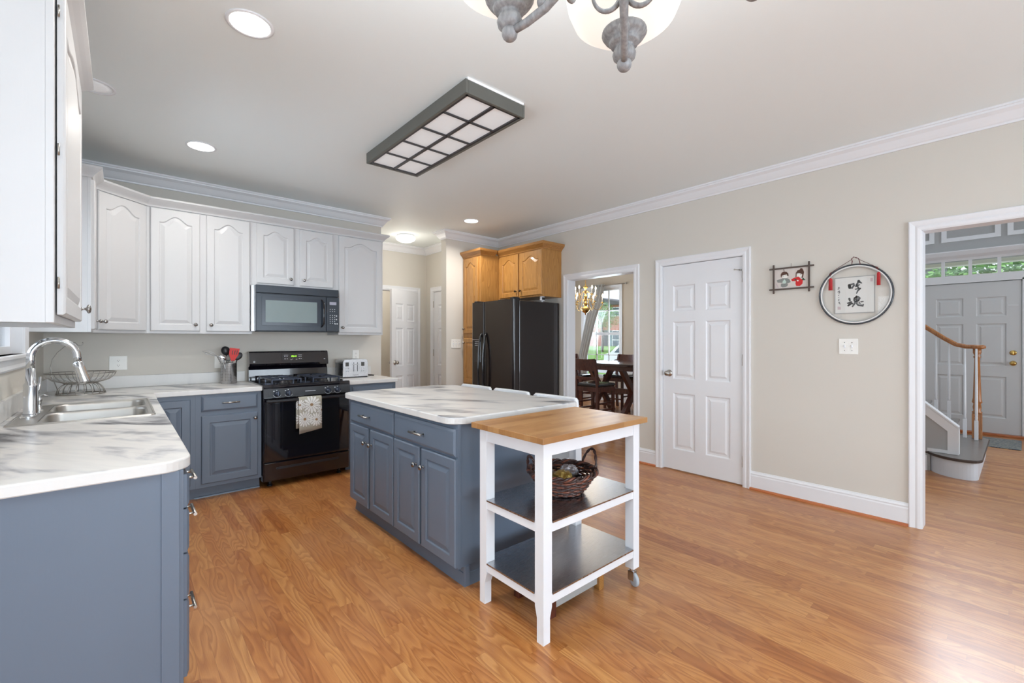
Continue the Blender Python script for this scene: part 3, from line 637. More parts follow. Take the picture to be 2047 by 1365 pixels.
# corner + drawer cabinet left of the stove
fx = lambda px: onY(px, 900, FY-.019).x
xs0 = .925; xs1 = 1.675
c = thing('base_cabinet', 'blue-grey corner cabinet with one narrow door beside the sink counter', 'cabinet', (.3, YB, 0), LB)
xm = fx(391)
mb = MB(); mb.box(XL+.002, FY+.02, .10, xm-.001, YB-.002, TZ); mb.box(FXL, FY, .10, xm, FY+.02, TZ); mb.box(FXL-.05, FY+.075, 0, xm, FY+.09, .10); mb.build('cabinet_body', blue_c, c)
M = frame_M((FXL+.03, FY, .132), (1, 0, 0), (0, 0, 1)); d = MB(); raised_door(d, M, fx(381)-FXL-.03, .69); d.build('door', blue_c, c)
c = thing('base_cabinet', 'blue-grey base cabinet with one drawer over one door, left of the stove', 'cabinet', (.7, YB, 0), LB)
mb = MB(); mb.box(xm, FY+.02, .10, xs0-.006, YB-.002, TZ); mb.box(xm, FY, .10, xs0-.006, FY+.02, TZ, .001); mb.box(xm, FY+.075, 0, xs0-.006, FY+.09, .10); mb.sweep([(xm, FY+.075), (xs0-.006, FY+.075)], [(-.002, 0), (.012, 0), (.010, .01), (0, .014)], 0, False, 1); mb.build('cabinet_body', blue_c, c)
a, b = fx(402.8), fx(515.6)
M = frame_M((a, FY, .716), (1, 0, 0), (0, 0, 1)); d = MB(); slab_front(d, M, b-a, .124); d = d.build('drawer', blue_c, c); bar_pull(d, M, (b-a)*.5, .065, ln=.125)
M = frame_M((a, FY, .132), (1, 0, 0), (0, 0, 1)); d = MB(); raised_door(d, M, b-a, .548); d = d.build('door', blue_c, c); knob(d, M, b-a-.022, .50)
c = thing('base_cabinet', 'blue-grey base cabinet under the toaster, right of the stove', 'cabinet', (1.95, YB, 0), LB)
mb = MB(); mb.box(xs1+.008, FY+.02, .10, 2.185, YB-.002, TZ); mb.box(xs1+.008, FY, .10, 2.185, FY+.02, TZ, .001); mb.box(xs1+.008, FY+.075, 0, 2.185, FY+.09, .10); mb.build('cabinet_body', blue_c, c)
M = frame_M((1.72, FY, .70), (1, 0, 0), (0, 0, 1)); d = MB(); slab_front(d, M, .435, .132); d = d.build('drawer', blue_c, c)
M = frame_M((1.72, FY, .132), (1, 0, 0), (0, 0, 1)); d = MB(); raised_door(d, M, .435, .55); d = d.build('door', blue_c, c); knob(d, M, .03, .50)

# ---- worktops
CZ0, CZ1 = .857, .895; EX = .185; EY = 4.34; NY = 1.863
SKX0, SKX1, SKY0, SKY1 = -.413, .142, 3.076, 3.942
def arc(cx, cy, r, a0, a1, n=8): return [(cx+r*math.cos(math.radians(a0+(a1-a0)*i/n)), cy+r*math.sin(math.radians(a0+(a1-a0)*i/n))) for i in range(n+1)]
def slab(mb, poly, z0, z1, r=.006):
    """thick polygon with a small rounded upper edge"""
    n = len(poly); P = [Vector((x, y)) for x, y in poly]
    ar = sum(P[i].x*P[(i+1) % n].y-P[(i+1) % n].x*P[i].y for i in range(n)); sg = 1 if ar > 0 else -1
    def off(d):
        out = []
        for i in range(n):
            a = (P[i]-P[i-1]).normalized(); b = (P[(i+1) % n]-P[i]).normalized()
            na = Vector((-a.y, a.x))*sg; nb = Vector((-b.y, b.x))*sg; q = na+nb; q = q/max(.3, q.dot(na)); out.append(P[i]+q*d)
        return out
    L = [[(p.x, p.y, z) for p in off(d)] for d, z in ((r*.6, z0), (0, z0+r*.6), (0, z1-r), (r*.3, z1-r*.3), (r, z1))]
    mb.loops(L, True, False, True, True)
mb = MB()
R = .09
slab(mb, [(XL, NY), (EX-R, NY)]+arc(EX-R, NY+R, R, -90, 0)[1:]+[(EX, SKY0+.03), (XL, SKY0+.03)], CZ0, CZ1)
mb.box(XL, SKY0+.03, CZ0, SKX0+.02, SKY1-.03, CZ1); mb.box(SKX1-.02, SKY0+.03, CZ0, EX, SKY1-.03, CZ1, .005)
mb.box(XL, SKY1-.03, CZ0, EX, EY+.02, CZ1); mb.box(XL, EY, CZ0, xs0-.004, YB, CZ1, .004)
wt = mb.build('worktop', mirro_m, loc=(XL, YB, CZ0)); tag(wt, 'L-shaped grey-veined white marble-look worktop running from the sink to the stove', 'countertop')
mb = MB(); mb.box(XL, NY+.02, CZ1, XL+.02, YB-.02, CZ1+.10, .003); mb.box(XL, YB-.02, CZ1, xs0-.016, YB, CZ1+.10, .003); mb.build('backsplash', mirro_m, wt)
mb = MB(); slab(mb, [(xs1+.006, YB), (xs1+.006, EY), (2.19, EY)]+arc(2.19, EY+.02, .02, -90, 0, 4)[1:]+[(2.21, YB)], CZ0, CZ1)
w2 = mb.build('worktop', mirro_m, loc=(1.95, YB, CZ0)); tag(w2, 'short marble-look worktop under the toaster, right of the stove', 'countertop')
mb = MB(); mb.box(xs1+.02, YB-.02, CZ1, 2.19, YB, CZ1+.10, .003); mb.build('backsplash', mirro_m, w2)

# ---- sink and tap
c = thing('kitchen_sink', 'stainless steel double-bowl sink set in the marble-look worktop below the window', 'sink', (-.13, 3.5, CZ1))
mb = MB(); z = CZ1+.004
def rr(x0, y0, x1, y1, r, n=5): return arc(x1-r, y1-r, r, 0, 90, n)+arc(x0+r, y1-r, r, 90, 180, n)+arc(x0+r, y0+r, r, 180, 270, n)+arc(x1-r, y0+r, r, 270, 360, n)
def bowl(mb, x0, y0, x1, y1, dep, r=.06):
    L = []
    for d, dz in ((-.006, 0), (0, -.002), (.004, -.012), (.008, -dep*.6), (.016, -dep+.03), (.035, -dep+.006), (.06, -dep)):
        L.append([(x, y, z+dz) for x, y in rr(x0+d, y0+d, x1-d, y1-d, max(.02, r-d))])
    mb.loops(L, True, True, False, True)
B1 = (-.30, 3.115, .108, 3.49); B2 = (-.30, 3.53, .108, 3.903)
bowl(mb, *B1, .19); bowl(mb, *B2, .19); mb.build('basin', sink_m, c)
mb = MB()  # rim plate around the bowls
for q in ((SKX0+.012, SKY0+.012, -.308, SKY1-.012), (.114, SKY0+.012, SKX1-.012, SKY1-.012), (-.308, SKY0+.012, .114, 3.107), (-.308, 3.911, .114, SKY1-.012), (-.308, 3.498, .114, 3.522)):
    mb.box(q[0], q[1], z-.003, q[2], q[3], z+.0005)
for B in (B1, B2):   # corner fillets of the bowls
    for (cx_, cy_, sx, sy) in ((B[0], B[1], 1, 1), (B[2], B[1], -1, 1), (B[2], B[3], -1, -1), (B[0], B[3], 1, -1)):
        r = .066; o = (cx_-sx*.008, cy_-sy*.008); pc = (cx_-sx*.006+sx*r, cy_-sy*.006+sy*r)
        pts = [(pc[0]-sx*r*math.cos(t*PI/12), pc[1]-sy*r*math.sin(t*PI/12)) for t in range(7)]
        for p, q in zip(pts, pts[1:]): mb.face([(*o, z+.0005), (*p, z+.0005), (*q, z+.0005)])
ro = rr(SKX0, SKY0, SKX1, SKY1, .03); ri = rr(SKX0+.014, SKY0+.014, SKX1-.014, SKY1-.014, .022)
rm = rr(SKX0+.004, SKY0+.004, SKX1-.004, SKY1-.004, .028)
mb.loops([[(x, y, CZ1) for x, y in ro], [(x, y, z+.003) for x, y in rm], [(x, y, z+.003) for x, y in rr(SKX0+.010, SKY0+.010, SKX1-.010, SKY1-.010, .024)], [(x, y, z-.002) for x, y in ri]], True, False)
mb.build('rim', sink_m, c)
for B in (B1, B2):
    mb = MB(); mb.lathe([(.045, 0), (.043, .003), (.03, .001), (0, .001)], ((B[0]+B[2])/2, (B[1]+B[3])/2, z-.19), (0, 0, 1), 20); mb.build('drain', chrome_m, c)
c = thing('kitchen_tap', 'tall chrome gooseneck pull-down tap standing behind the sink', 'tap', (-.36, 3.46, z))
fx0, fy0 = -.362, 3.46
mb = MB(); mb.prism(rr(fx0-.03, fy0-.125, fx0+.03, fy0+.125, .029, 6), z+.001, z+.008); mb.build('base_plate', chrome_m, c)
mb = MB(); mb.lathe([(.030, 0), (.030, .006), (.028, .012), (.027, .14), (.028, .145), (.028, .155), (.021, .165), (.018, .24)], (fx0, fy0, z+.008), (0, 0, 1), 24)
pts = [(fx0, fy0, z+.24), (fx0, fy0, z+.30)]; rc = .089
for i in range(15): a = PI-PI*i/14; pts.append((fx0+rc+rc*math.cos(a), fy0, z+.308+rc*math.sin(a)))
pts.append((pts[-1][0]+.002, fy0, z+.272)); mb.tube(pts, .0175, 16); mb.build('spout', chrome_m, c)
e = Vector(pts[-1]); ax = (e-Vector(pts[-2])).normalized(); ax = (ax+Vector((.22, 0, 0))).normalized()
mb = MB(); mb.lathe([(.018, -.006), (.023, 0), (.024, .03), (.024, .07), (.027, .105), (.026, .112), (.020, .114), (0, .114)], e, ax, 22); mb.build('spray_head', chrome_m, c)
mb = MB(); mb.cyl((fx0, fy0, z+.115), (fx0+.02, fy0+.045, z+.118), .012, seg=14); mb.tube([(fx0+.02, fy0+.045, z+.118), (fx0+.025, fy0+.06, z+.135), (fx0+.03, fy0+.065, z+.20)], [.008, .007, .005], 10); mb.build('lever', chrome_m, c)
c = thing('soap_dispenser', 'small chrome soap dispenser beside the tap base', 'dispenser', (-.35, 3.66, z))
mb = MB(); mb.lathe([(.018, 0), (.018, .004), (.010, .008), (.010, .05), (.013, .052), (.013, .066), (.005, .072), (.004, .09), (0, .09)], (-.35, 3.66, z+.001), (0, 0, 1), 18); mb.tube([(-.35, 3.66, z+.086), (-.33, 3.66, z+.088), (-.315, 3.66, z+.08)], .004, 8); mb.build('pump', chrome_m, c)

# ---- stove
ss = thing('gas_stove', 'black four-burner gas range with a clock on its backguard', 'stove', ((xs0+xs1)/2, 4.7, 0))
SY = 4.335
mb = MB(); mb.box(xs0, SY+.01, .055, xs1, 4.985, .885, .004); mb.build('oven_body', black_m, ss)
for px_ in (xs0+.07, xs1-.07):
    for py_ in (SY+.08, 4.90):
        mb = MB(); mb.cyl((px_, py_, 0), (px_, py_, .06), .014, .014, 10); mb.lathe([(.022, 0), (.022, .008), (.014, .012)], (px_, py_, 0), (0, 0, 1), 12); mb.build('foot', blkplas_m, ss)
mb = MB(); mb.box(xs0-.003, SY-.015, .882, xs1+.003, 4.93, .905, .008); mb.box(xs0-.003, SY-.02, .862, xs1+.003, SY+.03, .895, .01); mb.build('cooktop', black_m, ss)
grate_m = plain('cast_iron_grate', (60, 66, 80), .22, .4, var=.1)
# control panel, slightly tilted
mb = MB(); mb.prism([(SY-.020, .87), (SY-.028, .795), (SY+.03, .795), (SY+.03, .87)], xs0, xs1, Matrix(((0, 0, 1, 0), (1, 0, 0, 0), (0, 1, 0, 0), (0, 0, 0, 1))))
cp = mb.build('control_panel', blackm_m, ss)
kM = frame_M((xs0, SY-.0265, .795), (1, 0, 0), Vector((0, .008, .075)))
for i, px_ in enumerate((554, 577, 656, 675)):
    kx = onY(px_, 778, SY-.025).x-xs0; P = kM @ Vector((kx, .030, 0)); n_ = (kM.to_3x3() @ Vector((0, 0, 1)))
    mb = MB(); mb.lathe([(.026, .0), (.026, .004), (.022, .006), (.021, .024), (.018, .028), (0, .028)], P, n_, 22)
    Mk = frame_M(P, (1, 0, 0), Vector((0, .008, .075))); mb.box(-.006, -.022, .02, .006, .022, .040, .003, Mk); mb.build('knob', grate_m, ss)
    mb = MB(); pts = [Mk @ Vector((.033*math.cos(t), .031*math.sin(t), .001)) for t in [math.radians(200+14*k) for k in range(11)]]; mb.tube(pts, .0018, 6); mb.build('dial_arc', panelmark_m, cp)
    mb = MB(); mb.box(-.006, .028, 0, .002, .034, .0015, 0, Mk); mb.build('dial_tick', panelmark_m, cp); mb = MB(); mb.box(-.030, .020, 0, -.020, .027, .0015, 0, Mk); mb.build('dial_tick', panelmark_m, cp)
mb = MB(); mb.box(.34, .034, 0, .43, .039, .0015, 0, kM); mb.build('badge', panelmark_m, cp)
mb = MB(); mb.box(.045, .02, 0, .051, .05, .003, 0, kM); mb.build('light_switch', blkplas_m, cp)
# oven door
dr = MB(); dr.box(xs0+.004, SY-.012, .232, xs1-.004, SY+.012, .788, .006); dr = dr.build('oven_door', black_m, ss)
mb = MB(); mb.box(xs0+.02, SY-.0155, .245, xs1-.02, SY-.011, .77, .002); mb.build('glass_panel', ovglass_m, dr)
mb = MB(); w0 = [(xs0+.115, .375), (xs1-.115, .375), (xs1-.115, .66), (xs0+.115, .66)]
mb.prism(rr(xs0+.11, .365, xs1-.11, .665, .02, 4), 0, .0015, Matrix(((1, 0, 0, 0), (0, 0, -1, SY-.0155), (0, 1, 0, 0), (0, 0, 0, 1)))); mb.build('oven_window', plain('oven_window_dark', (4, 4, 8), .15, coat=1), dr)
mb = MB(); mb.box(xs0+.012, SY-.066, .752, xs1-.012, SY-.046, .778, .008)
for s in (xs0+.03, xs1-.05): mb.box(s, SY-.05, .755, s+.02, SY-.010, .775, .004)
mb.build('handle', blackm_m, dr)
mb = MB(); mb.box(xs0+.004, SY-.012, .06, xs1-.004, SY+.012, .222, .008); dw = mb.build('storage_drawer', black_m, ss)
mb = MB(); mb.prism([(x, y) for x, y in rr(xs0+.10, .158, xs1-.10, .178, .009, 4)], 0, .004, Matrix(((1, 0, 0, 0), (0, 0, -1, SY-.012), (0, 1, 0, 0), (0, 0, 0, 1)))); mb.build('grip', blackm_m, dw)
# backguard
bg = MB(); BX = Matrix(((0, 0, 1, 0), (1, 0, 0, 0), (0, 1, 0, 0), (0, 0, 0, 1)))
bg.prism([(4.985, .9), (4.93, .9), (4.935, 1.005), (4.955, 1.03), (4.905, 1.045), (4.90, 1.065), (4.925, 1.172), (4.94, 1.184), (4.985, 1.184)], xs0+.004, xs1-.004, BX); bg.mi = 0
bg = bg.build('backguard', black_m, ss)
mb = MB(); Mb = frame_M((xs0, 4.8995, 1.065), (1, 0, 0), Vector((0, .025, .107)))
mb.box(.29, .02, 0, .50, .10, .003, .001, Mb); dp = mb.build('clock_panel', ovglass_m, bg)
mb = MB()
for bx_ in (.315, .335, .45, .468): 
    for by_ in (.038, .062): mb = MB(); mb.box(bx_, by_, .003, bx_+.010, by_+.008, .0045, 0, Mb); mb.build('button', panelmark_m, dp)
for q in ((.312, .078, .352, .081), (.448, .080, .482, .083), (.372, .03, .38, .036), (.388, .035, .395, .040), (.42, .034, .436, .037)): mb = MB(); mb.box(q[0], q[1], .003, q[2], q[3], .0042, 0, Mb); mb.build('printed_mark', panelmark_m, dp)
lettering(dp, '10:41', Mb @ Matrix.Translation((.405, .066, .0045)), .026, lcd_m, 'clock_digits')
mb = MB(); mb.lathe([(.009, 0), (.009, .002), (0, .003)], Mb @ Vector((.045, .02, 0)), (0, -1, .2), 16); mb.build('badge', panelmark_m, bg)
mb = MB(); mb.box(.70, .03, 0, .715, .037, .002, 0, Mb); mb.build('badge', panelmark_m, bg)
# burners and grates
for gx in (xs0+.20, xs1-.20):
    for gy in (4.48, 4.76):
        mb = MB(); mb.lathe([(.05, 0), (.05, .004), (.036, .006), (.036, .014), (.030, .016), (.028, .022), (0, .024)], (gx, gy, .905), (0, 0, 1), 22); mb.build('burner', blackm_m, ss)
    mb = MB(); zt_ = .948
    for yy in (4.38, 4.86): mb.box(gx-.12, yy-.006, zt_-.012, gx+.12, yy+.006, zt_, .003)
    for xx in (gx-.12, gx+.12): mb.box(xx-.006, 4.38, zt_-.012, xx+.006, 4.86, zt_, .003)
    mb.box(gx-.12, 4.614, zt_-.012, gx+.12, 4.626, zt_, .003)
    for gy in (4.48, 4.76):
        for sx_, sy_ in ((1, 0), (-1, 0), (0, 1), (0, -1)):
            mb.box(gx+sx_*.035-.005, gy+sy_*.035-.005, zt_-.012, gx+sx_*.115+.005, gy+sy_*.10+.005, zt_+.003, .003)
    for xx in (gx-.12, gx+.12):
        for yy in (4.38, 4.62, 4.86): mb.box(xx-.007, yy-.007, .905, xx+.007, yy+.007, zt_, .003)
    mb.build('grate', grate_m, ss)
# towel over the oven handle
def towel():
    mb = MB(); x0, x1 = onY(597.5, 800, SY-.07).x, onY(643, 800, SY-.07).x; N = 10
    prof = [(-.040, .50), (-.040, .62), (-.042, .73), (-.044, .776), (-.052, .784), (-.062, .783), (-.072, .772), (-.074, .72), (-.076, .62), (-.078, .52), (-.079, .455)]
    def sheet(off):
        L = []
        for k, (y, zz) in enumerate(prof):
            row = []
            for i in range(N+1):
                s = i/N; wv = .003*math.sin(s*9+k*.5)*min(1, abs(k-5)/3)
                xx = x0+(x1-x0)*s - (.016*(1-s) if k < 3 else 0)-.012*(.5-s)*0
                row.append((xx, SY+y+wv+(off if k > 5 else -off)*1.0, zz+(.03*s*(1 if k >= 9 else 0))))
            L.append(row)
        return L
    A = sheet(0); Rw = mb.loops(A, False, True)
    o = mb.build('dish_towel', towel_m, loc=((x0+x1)/2, SY-.056, .784))
    sol = o.modifiers.new('thickness', 'SOLIDIFY'); sol.thickness = .003; sol.offset = 0
    tag(o, 'white dish towel with grey daisy pattern hanging over the oven door handle', 'towel')
m, n, l, b, o = new_mat('daisy_cloth')
tc = n.new('ShaderNodeTexCoord'); spx = n.new('ShaderNodeSeparateXYZ'); l.new(tc.outputs['Object'], spx.inputs[0])
def flower(cx, cz, R, k):
    dx = math_node(n, l, 'SUBTRACT', spx.outputs['X'], cx); dz = math_node(n, l, 'SUBTRACT', spx.outputs['Z'], cz)
    r2 = math_node(n, l, 'ADD', math_node(n, l, 'MULTIPLY', dx, dx), math_node(n, l, 'MULTIPLY', dz, dz)); r = math_node(n, l, 'SQRT', r2)
    an = math_node(n, l, 'ARCTAN2', dz, dx); pet = math_node(n, l, 'ABSOLUTE', math_node(n, l, 'SINE', math_node(n, l, 'MULTIPLY', an, k)))
    rim = math_node(n, l, 'MULTIPLY', math_node(n, l, 'ADD', math_node(n, l, 'MULTIPLY', pet, .45), .55), R)
    inn = math_node(n, l, 'LESS_THAN', r, rim); band_ = math_node(n, l, 'LESS_THAN', math_node(n, l, 'ABSOLUTE', math_node(n, l, 'SUBTRACT', r, rim)), .0018)
    spoke = math_node(n, l, 'MULTIPLY', math_node(n, l, 'LESS_THAN', pet, .30), math_node(n, l, 'LESS_THAN', r, R*.62))
    return math_node(n, l, 'MAXIMUM', band_, spoke), math_node(n, l, 'LESS_THAN', r, R*.17), inn
fl = [flower(*q) for q in ((0.01, -.075, .082, 7), (-.05, -.20, .074, 8), (.05, -.212, .066, 7), (.10, -.13, .05, 6), (-.09, -.07, .05, 6))]
mxs = []
for j in range(3):
    v = fl[0][j]
    for q in fl[1:]: v = math_node(n, l, 'MAXIMUM', v, q[j])
    mxs.append(v)
band = math_node(n, l, 'LESS_THAN', spx.outputs['Z'], -.298)
m0 = n.new('ShaderNodeMix'); m0.data_type = 'RGBA'; m0.inputs['A'].default_value = srgb(176, 172, 158); m0.inputs['B'].default_value = srgb(226, 225, 222); l.new(mxs[2], m0.inputs['Factor'])
m1 = n.new('ShaderNodeMix'); m1.data_type = 'RGBA'; l.new(m0.outputs['Result'], m1.inputs['A']); m1.inputs['B'].default_value = srgb(92, 90, 90); l.new(math_node(n, l, 'MULTIPLY', mxs[0], .75), m1.inputs['Factor'])
m2 = n.new('ShaderNodeMix'); m2.data_type = 'RGBA'; l.new(m1.outputs['Result'], m2.inputs['A']); m2.inputs['B'].default_value = srgb(150, 122, 92); l.new(mxs[1], m2.inputs['Factor'])
m3 = n.new('ShaderNodeMix'); m3.data_type = 'RGBA'; l.new(m2.outputs['Result'], m3.inputs['A']); m3.inputs['B'].default_value = srgb(150, 146, 140); l.new(math_node(n, l, 'MULTIPLY', band, .7), m3.inputs['Factor'])
l.new(m3.outputs['Result'], b.inputs['Base Color']); b.inputs['Roughness'].default_value = .9; towel_m = m
towel()

# ---- microwave
MY = 4.60; mx0, mx1 = onY(511.5, 620, MY).x, onY(677, 620, MY).x; mz0, mz1 = 1.378, 1.806
mw = thing('microwave', 'dark slate over-the-range microwave above the stove', 'microwave', ((mx0+mx1)/2, YB, mz0))
mb = MB(); mb.box(mx0-.03, MY+.045, mz0, mx1-.003, YB-.002, mz1, .003); mb.build('case', steel_m, mw)
mb = MB(); mb.box(mx0+.001, MY+.02, mz0-.004, mx1-.001, MY+.05, mz1-.001, .002); mb.build('front_trim', blackm_m, mw)
mb = MB(); mb.box(mx0, MY, mz1-.072, mx1, MY+.03, mz1, .004); mb.build('vent_grille', slate_m, mw)
xcp = onY(652.5, 620, MY).x
mb = MB(); mb.box(mx0, MY-.004, mz0+.004, xcp-.002, MY+.025, mz1-.078, .004); dd = mb.build('door', slate_m, mw)
gx0, gx1 = onY(530.5, 620, MY).x, onY(633.5, 620, MY).x
mb = MB(); mb.box(gx0-.03, MY-.0055, mz0+.055, gx1+.03, MY-.003, mz1-.108, .001); mb.build('door_bezel', plain('bezel_blue_black', (38, 46, 58), .2), dd)
mb = MB(); mb.box(gx0, MY-.0075, mz0+.085, gx1, MY-.005, mz1-.138, .001); mb.build('window', mwglass_m, dd)
mb = MB(); hx_ = onY(645, 620, MY).x; mb.tube([(hx_-.012, MY-.006, mz0+.05), (hx_, MY-.035, mz0+.08), (hx_, MY-.045, (mz0+mz1)/2-.04), (hx_, MY-.035, mz1-.14), (hx_-.012, MY-.006, mz1-.11)], .011, 12, flat=.7); mb.build('handle', black_m, dd)
mb = MB(); mb.box(xcp, MY-.004, mz0+.004, mx1, MY+.025, mz1-.078, .004); pn = mb.build('control_panel', slate_m, mw)
mb = MB(); mb.box(xcp+.03, MY-.0055, mz1-.155, mx1-.025, MY-.003, mz1-.125, .001); mb.build('display', plain('lcd_grey', (160, 160, 176), .3), pn)
mb = MB()
for r in range(8):
    for q in range(3):
        if r == 2: continue
        mb.cyl((xcp+.036+q*.022, MY-.004, mz1-.20-r*.020), (xcp+.036+q*.022, MY-.0055, mz1-.20-r*.020), .0045, seg=8)
mb.build('keypad', panelmark_m, pn)
for q in ((.098, -.265), (.098, -.30), (.085, -.345), (.105, -.345)): mb = MB(); mb.cyl((xcp+q[0], MY-.004, mz1+q[1]), (xcp+q[0], MY-.0055, mz1+q[1]), .007, seg=10); mb.build('button', panelmark_m, pn)

# ---- island
IX, IY0, IY1 = 1.315, 1.935, 3.38; 
isl = thing('kitchen_island', 'blue-grey island cabinet with two drawers over four doors facing the sink', 'cabinet', (1.6, 2.65, 0))
mb = MB(); mb.box(IX+.02, IY0, .105, 1.92, IY1, TZ, .001); mb.box(IX, IY0-.006, .105, IX+.02, IY1, TZ, .001); mb.box(IX+.055, IY0+.005, 0, 1.92, IY1, .104)
mb.sweep([(1.92, IY0+.005), (IX+.055, IY0+.005), (IX+.055, IY1)][::-1], [(-.004, 0), (.014, 0), (.012, .012), (.004, .06), (-.004, .064)], 0, False, 1)
mb.box(IX+.045, IY0-.008, .0, IX+.075, IY0+.01, .105, .002)
mb.build('cabinet_body', blue_c, isl)
iy = lambda px: onX(px, 900, IX-.019).y
def MI(ya, z): return frame_M((IX, ya, z), (0, -1, 0), (0, 0, 1))   # u runs toward the camera
for a, b, kx in ((700.6, 784.7, 0), (786.6, 908.7, 0)):
    ya, yb = iy(a), iy(b); M = MI(ya, .69); d = MB(); slab_front(d, M, ya-yb, .143); d = d.build('drawer', blue_c, isl); bar_pull(d, M, (ya-yb)*(.42 if a < 750 else .47), .072, ln=.145)
for a, b, kx in ((700, 734.8, 1), (739.2, 784.7, -1), (786.6, 836.9, 1), (841.3, 909.3, -1)):
    ya, yb = iy(a), iy(b); M = MI(ya, .115); d = MB(); raised_door(d, M, ya-yb, .562, fr=.05); d = d.build('door', blue_c, isl); knob(d, M, (ya-yb-.028) if kx > 0 else .028, .46, r=.016)
mb = MB(); tx0, tx1, ty0, ty1 = 1.275, 2.25, 1.915, 3.455; R = .10
slab(mb, arc(tx0+R, ty0+R, R, 180, 270)+arc(tx1-.02, ty0+.02, .02, 270, 360, 3)+arc(tx1-.16, ty1-.16, .16, 0, 90)+arc(tx0+R, ty1-R, R, 90, 180), CZ0, CZ1)
tag(mb.build('island_worktop', mirro_m, loc=(1.76, 2.68, CZ0)), 'marble-look island worktop with dark grey streaks and rounded corners', 'countertop')
# ---- rolling cart
kx0, kx1, ky0, ky1 = 1.313, 2.095, 1.304, 1.809
ct = thing('kitchen_cart', 'white wooden cart with butcher block top and steel shelves at the island end', 'cart', (1.7, 1.55, 0))
mb = MB(); mb.box(kx0, ky0, .863, kx1, ky1, .890, .002); mb.build('butcher_block_top', butcher_m, ct)
lx = (1.345, 2.063); ly = (1.334, 1.779); ls = .052
for i, X in enumerate(lx):
    for j, Y in enumerate(ly):
        mb = MB(); x0 = X if i == 0 else X-ls; y0_ = Y if j == 0 else Y-ls; zb0 = 0.0 if i == 0 else .098
        if i == 0:
            mb.box(x0, y0_, .15, x0+ls, y0_+ls, .863); t = .012
            yA, yB = (y0_, y0_+ls-t) if j == 0 else (y0_+t, y0_+ls)
            mb.loops([[(x0, y0_, .15), (x0+ls, y0_, .15), (x0+ls, y0_+ls, .15), (x0, y0_+ls, .15)], [(x0, yA, .105), (x0+ls-t, yA, .105), (x0+ls-t, yB, .105), (x0, yB, .105)], [(x0, yA, 0), (x0+ls-t, yA, 0), (x0+ls-t, yB, 0), (x0, yB, 0)]], True, False, False, True)
        else: mb.box(x0, y0_, zb0, x0+ls, y0_+ls, .863, .0015)
        mb.build('leg', plastic_w, ct)
mb = MB(); ap = .022
for Y in (ly[0]+.004, ly[1]-.004-ap): mb.box(lx[0]+ls, Y, .80, lx[1]-ls, Y+ap, .863, .001)
for X in (lx[0]+.004, lx[1]-.004-ap): mb.box(X, ly[0]+ls, .80, X+ap, ly[1]-ls, .863, .001)
mb.build('apron', plastic_w, ct)
for zr in (.509, .200):
    mb = MB()
    for Y in (ly[0]+.004, ly[1]-.004-ap): mb.box(lx[0]+ls, Y, zr-.040, lx[1]-ls, Y+ap, zr, .001)
    for X in (lx[0]+.004, lx[1]-.004-ap): mb.box(X, ly[0]+ls, zr-.040, X+ap, ly[1]-ls, zr, .001)
    mb.build('shelf_rail', plastic_w, ct)
    mb = MB(); nt_ = .058; a0, a1, b0, b1 = lx[0]-.002, lx[1]+.002, ly[0]-.002, ly[1]+.002
    mb.prism([(a0+nt_, b0), (a1-nt_, b0), (a1-nt_, b0+nt_), (a1, b0+nt_), (a1, b1-nt_), (a1-nt_, b1-nt_), (a1-nt_, b1), (a0+nt_, b1), (a0+nt_, b1-nt_), (a0, b1-nt_), (a0, b0+nt_), (a0+nt_, b0+nt_)], zr, zr+.007); mb.build('steel_shelf', shelf_m, ct)
for Y in (ly[0]+.026, ly[1]-.026):
    X = lx[1]-.026; mb = MB(); mb.cyl((X, Y, .075), (X, Y, .098), .014, seg=12); mb.box(X-.014, Y-.018, .03, X-.010, Y+.018, .078, .001); mb.box(X+.010, Y-.018, .03, X+.014, Y+.018, .078, .001); mb.box(X-.014, Y-.018, .074, X+.014, Y+.018, .08, .001); kk = mb.build('caster', steel_m, ct)
    mb = MB(); mb.lathe([(.012, -.010), (.030, -.010), (.036, -.006), (.036, .006), (.030, .010), (.012, .010)], (X+.0, Y-.012, .036), (1, -.35, 0), 24); mb.build('wheel', plain('caster_rubber', (176, 184, 192), .4), kk)
# small wooden stand under the cart
st = thing('step_stool', 'low brown wooden stool with grey panels on the floor beneath the cart', 'stool', (1.70, 1.56, 0))
mb = MB(); mb.box(1.50, 1.44, .118, 1.90, 1.70, .14, .004); mb.build('seat', dark_m, st)
for X, Y in ((1.50, 1.44), (1.862, 1.44), (1.50, 1.662), (1.862, 1.662)):
    mb = MB(); mb.box(X, Y, 0, X+.038, Y+.038, .118, .002); mb.build('leg', oakx_m if X > 1.8 else dark_m, st)
mb = MB(); mb.box(1.538, 1.455, .03, 1.862, 1.463, .118); mb.box(1.508, 1.478, .03, 1.516, 1.662, .118); mb.build('panel', mat_g, st)
# ---- basket
bk = thing('wicker_basket', 'dark brown round wicker basket with twisted handles on the upper cart shelf', 'basket', (1.715, 1.565, .517))
bx, by, bz = 1.715, 1.565, .517
def bprof(t): return .100+.072*t**.8, .006+.100*t
mb = MB(); mb.mi = 0; NS = 30
for k in range(13):
    t = k/12; r, h = bprof(t); pts = []
    for i in range(NS*2): a = 2*PI*i/(NS*2); rr_ = r+.0035*(1 if (i//2+k) % 2 else -1); pts.append((bx+rr_*math.cos(a), by+rr_*math.sin(a), bz+h+.0015*math.sin(a*5+k)))
    mb.mi = k % 3 == 1 and 1 or 0; mb.tube(pts, .0052, 6, True, True, .7)
mb.mi = 0
for i in range(NS):
    a = 2*PI*(i+.5)/NS; mb.tube([(bx+bprof(t)[0]*math.cos(a), by+bprof(t)[0]*math.sin(a), bz+bprof(t)[1]) for t in (0, .5, 1)], .0032, 5)
